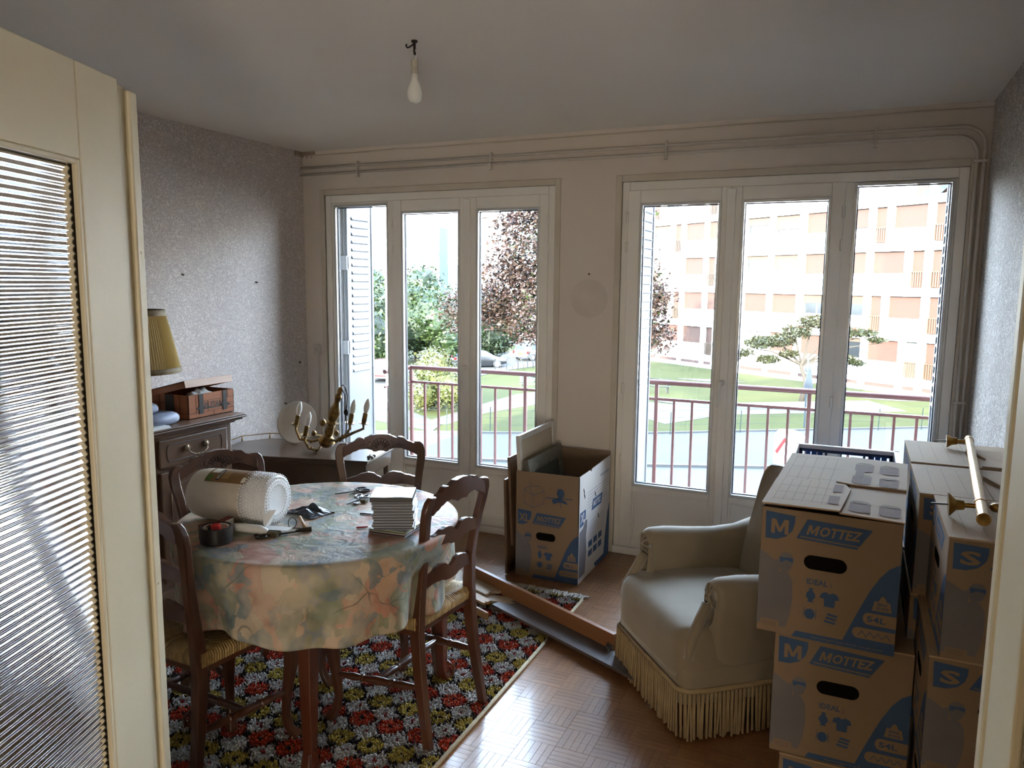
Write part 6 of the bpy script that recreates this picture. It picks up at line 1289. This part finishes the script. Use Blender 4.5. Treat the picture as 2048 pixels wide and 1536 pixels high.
def bench(label, x, y, rz, m_, sc=1.0):
    t = thing('park_bench', label, 'bench', (x, y, G), rz, 'green park benches on the lawn')
    for k in range(3): MB().box((-.9, -.05+.12*k, .42), (.9, .04+.12*k, .46)).build('seat_slat', m_, t)
    for k in range(3): MB().box((-.9, .34+.03*k, .54+.13*k), (.9, .37+.03*k, .64+.13*k)).build('back_slat', m_, t)
    for s in (-.7, .7):
        l = MB(); l.box((s-.03, -.05, 0), (s+.03, .0, .42)); l.box((s-.03, .28, 0), (s+.03, .33, .42)); l.box((s-.03, -.05, .38), (s+.03, .36, .42)); l.tube([(s, .33, .4), (s, .43, .95)], .03, 6); l.build('bench_leg', 'iron_black', t)
bench('bright green park bench on the lawn seen through the right leaf of the left window', -19.1, 46.2, .25, 'bench_green'); bench('dark green park bench at the left edge of the right window', -11.6, 49.2, -.1, 'bench_dark')
GH = 'black bent-tube barriers along the far street'
for i, (px, py) in enumerate(((990, 743), (1013, 743), (1036, 739), (1055, 736), (1071, 734))):
    c = atZ(px, py, G); t_ = MB().tube([(0, 0, 0), (0, 0, 1.02), (.04, 0, 1.05), (.42, .1, .55), (.46, .1, .5), (.46, .1, 0)], .03, 6); o = t_.build('street_barrier', 'iron_black', loc=(c.x, c.y, G)); tag(o, '%s black tube barrier from the left along the far street' % ('first', 'second', 'third', 'fourth', 'fifth')[i], 'barrier', GH)
GW = 'thin green fence posts along the lawn edge'
for i, (px, py, h) in enumerate(((775, 862, 1.1), (893, 866, 1.1), (980, 866, 1.25), (1340, 870, 1.1), (1382, 866, 1.1), (1436, 868, 1.1), (1480, 866, 1.1), (1576, 866, 1.1), (1756, 862, 1.1), (1842, 860, 1.1))):
    c = atZ(px, py, G); o = MB().tube([(0, 0, 0), (.02, 0, h)], .025, 6).build('fence_post', 'wire_green', loc=(c.x, c.y, G)); tag(o, 'thin green fence post at the lawn edge, %s' % ('behind the far-left railing bars', 'behind the second railing corner bar', 'leaning, in the right leaf of the left window', 'first in the right window', 'second in the right window', 'third in the right window', 'just right of the central handle', 'left of the road sign', 'in the fixed right pane', 'at the right shutter')[i], 'post', GW)
m_ = MB()
for p, q_ in zip(gl_[1:5], gl_[2:6]):
    for z in (.35, .7, 1.05): m_.tube([(p[0], p[1]+.4, G+z), (q_[0], q_[1]+.4, G+z)], .006, 4)
tag(m_.build('wire_fence', 'wire_green'), 'three thin wires strung between the green posts at the lawn edge', 'fence')

# ------------------------------------------------------------------ cars
mat('car_glass', (46, 58, 70), .08); mat('tyre', (34, 34, 36), .8); mat('hub', (170, 172, 174), .35, metal=.7); omat('lamp_red', (190, 30, 26), .3); omat('plate_yellow', (226, 206, 60), .5)
def car(label, x, y, rz, col, kind):
    M = omat('paint_'+kind, col, .22, coat=.6, metal=.1); t = thing('parked_car', label, 'car', (x, y, G+.04), rz, 'cars parked by the far street')
    L0, Wd, Hc_ = {'hatch': (4.1, 1.78, 1.52), 'saloon': (4.4, 1.8, 1.45), 'van': (4.2, 1.76, 1.68)}[kind]
    # side outline (y forward, z), section widths
    low = [(-L0/2, .35, .62), (-L0/2+.05, .28, .90), (-L0/2+.5, .22, .97), (-.4, .20, .98), (.7, .20, .97), (L0/2-.9, .22, .93), (L0/2-.25, .26, .80), (L0/2, .34, .62)]
    m_ = MB(); R = []
    for y_, zb, zt_ in low: w_ = Wd/2*(1-.10*(abs(y_)/(L0/2))**4); R.append([(-w_*.96, y_, zb), (w_*.96, y_, zb), (w_, y_, (zb+zt_)/2), (w_*.94, y_, zt_), (-w_*.94, y_, zt_), (-w_, y_, (zb+zt_)/2)])
    m_.loft(R); m_.build('body', M, t, bevel=.04, autos=True)
    top = {'hatch': [(-L0/2+.08, .93), (-L0/2+.45, 1.36), (-.9, Hc_-.02), (.1, Hc_), (.55, Hc_-.08), (1.2, .95)], 'saloon': [(-L0/2+.25, .93), (-1.35, 1.27), (-.7, Hc_-.02), (.1, Hc_), (.5, Hc_-.08), (1.25, .95)], 'van': [(-L0/2+.05, .93), (-L0/2+.25, 1.45), (-1.3, Hc_-.02), (.0, Hc_), (.6, Hc_-.12), (1.45, .95)]}[kind]
    m_ = MB(); R = []
    for k, (y_, z_) in enumerate(top): w_ = Wd/2*(.90-.16*(z_-.93)/(Hc_-.93)); R.append([(-Wd/2*.9, y_ if k else y_, .90), (Wd/2*.9, y_, .90), (w_, y_, z_), (-w_, y_, z_)])
    m_.loft(R); m_.build('cabin', M, t, bevel=.04, autos=True)
    def quad(name, pts, mm): MB().add(pts, [tuple(range(len(pts)))]).build(name, mm, t, thick=.02)
    a, b = top[0], top[1]; w0, w1 = Wd/2*.80, Wd/2*.70
    yb = lambda q: lerp(a[0], b[0], q)-.012; zb_ = lambda q: lerp(a[1], b[1], q)
    quad('rear_window', [(-w0, yb(.18), zb_(.18)), (w0, yb(.18), zb_(.18)), (w1, yb(.88), zb_(.88)), (-w1, yb(.88), zb_(.88))], 'car_glass')
    a, b = top[-1], top[-2]; yb = lambda q: lerp(a[0], b[0], q)+.012; zb_ = lambda q: lerp(a[1], b[1], q); quad('windscreen', [(-w0, yb(.1), zb_(.1)), (-w1, yb(.9), zb_(.9)), (w1, yb(.9), zb_(.9)), (w0, yb(.1), zb_(.1))], 'car_glass')
    for s in (-1, 1):
        for (y0_, y1_) in ((-1.35, -.45), (-.38, .48)):
            zt_ = Hc_-.14; xw = lambda z: s*(Wd/2*(.90-.16*(z-.93)/(Hc_-.93))+.012); quad('side_window', [(xw(.97), y0_, .97), (xw(.97), y1_+.12, .97), (xw(zt_), y1_-.02, zt_), (xw(zt_), y0_+.12, zt_)], 'car_glass')
        for y_ in (-L0/2+.75, L0/2-.8):
            w_ = MB(); w_.lathe([(.31, -.1), (.33, -.07), (.33, .07), (.31, .1)], 20, T(s*(Wd/2-.11), y_, .32, 0, 0, pi/2)); wo = w_.build('wheel', 'tyre', t, autos=True); MB().lathe([(.20, -.115), (.20, .115)], 16, T(s*(Wd/2-.11), y_, .32, 0, 0, pi/2)).build('hub_cap', 'hub', wo)
        MB().box((s*(Wd/2-.10)-.09, -L0/2-.01, .66), (s*(Wd/2-.10)+.07, -L0/2+.22, .90)).build('tail_light', 'lamp_red', t, bevel=.02)
        MB().box((s*(Wd/2-.14)-.12, L0/2-.24, .58), (s*(Wd/2-.14)+.10, L0/2-.01, .74)).build('headlight', 'hub', t, bevel=.02)
    MB().box((-.26, -L0/2-.03, .60), (.26, -L0/2-.01, .72)).build('number_plate', 'plate_yellow' if kind == 'van' else 'post_white', t); MB().box((-Wd/2*.9, -L0/2-.04, .30), (Wd/2*.9, -L0/2+.1, .46)).build('bumper', M if kind == 'van' else 'tyre', t, bevel=.03)
car('red hatchback parked at the far left behind the lamp post', -30.6, 46.6, .28, (196, 30, 36), 'hatch')
car('dark grey car cut off by the window bar behind the railing', -28.6, 57.4, -.95, (70, 74, 82), 'saloon')
car('pale blue-white family car parked near the low white wall', -27.0, 65.6, -.22, (214, 226, 228), 'van')
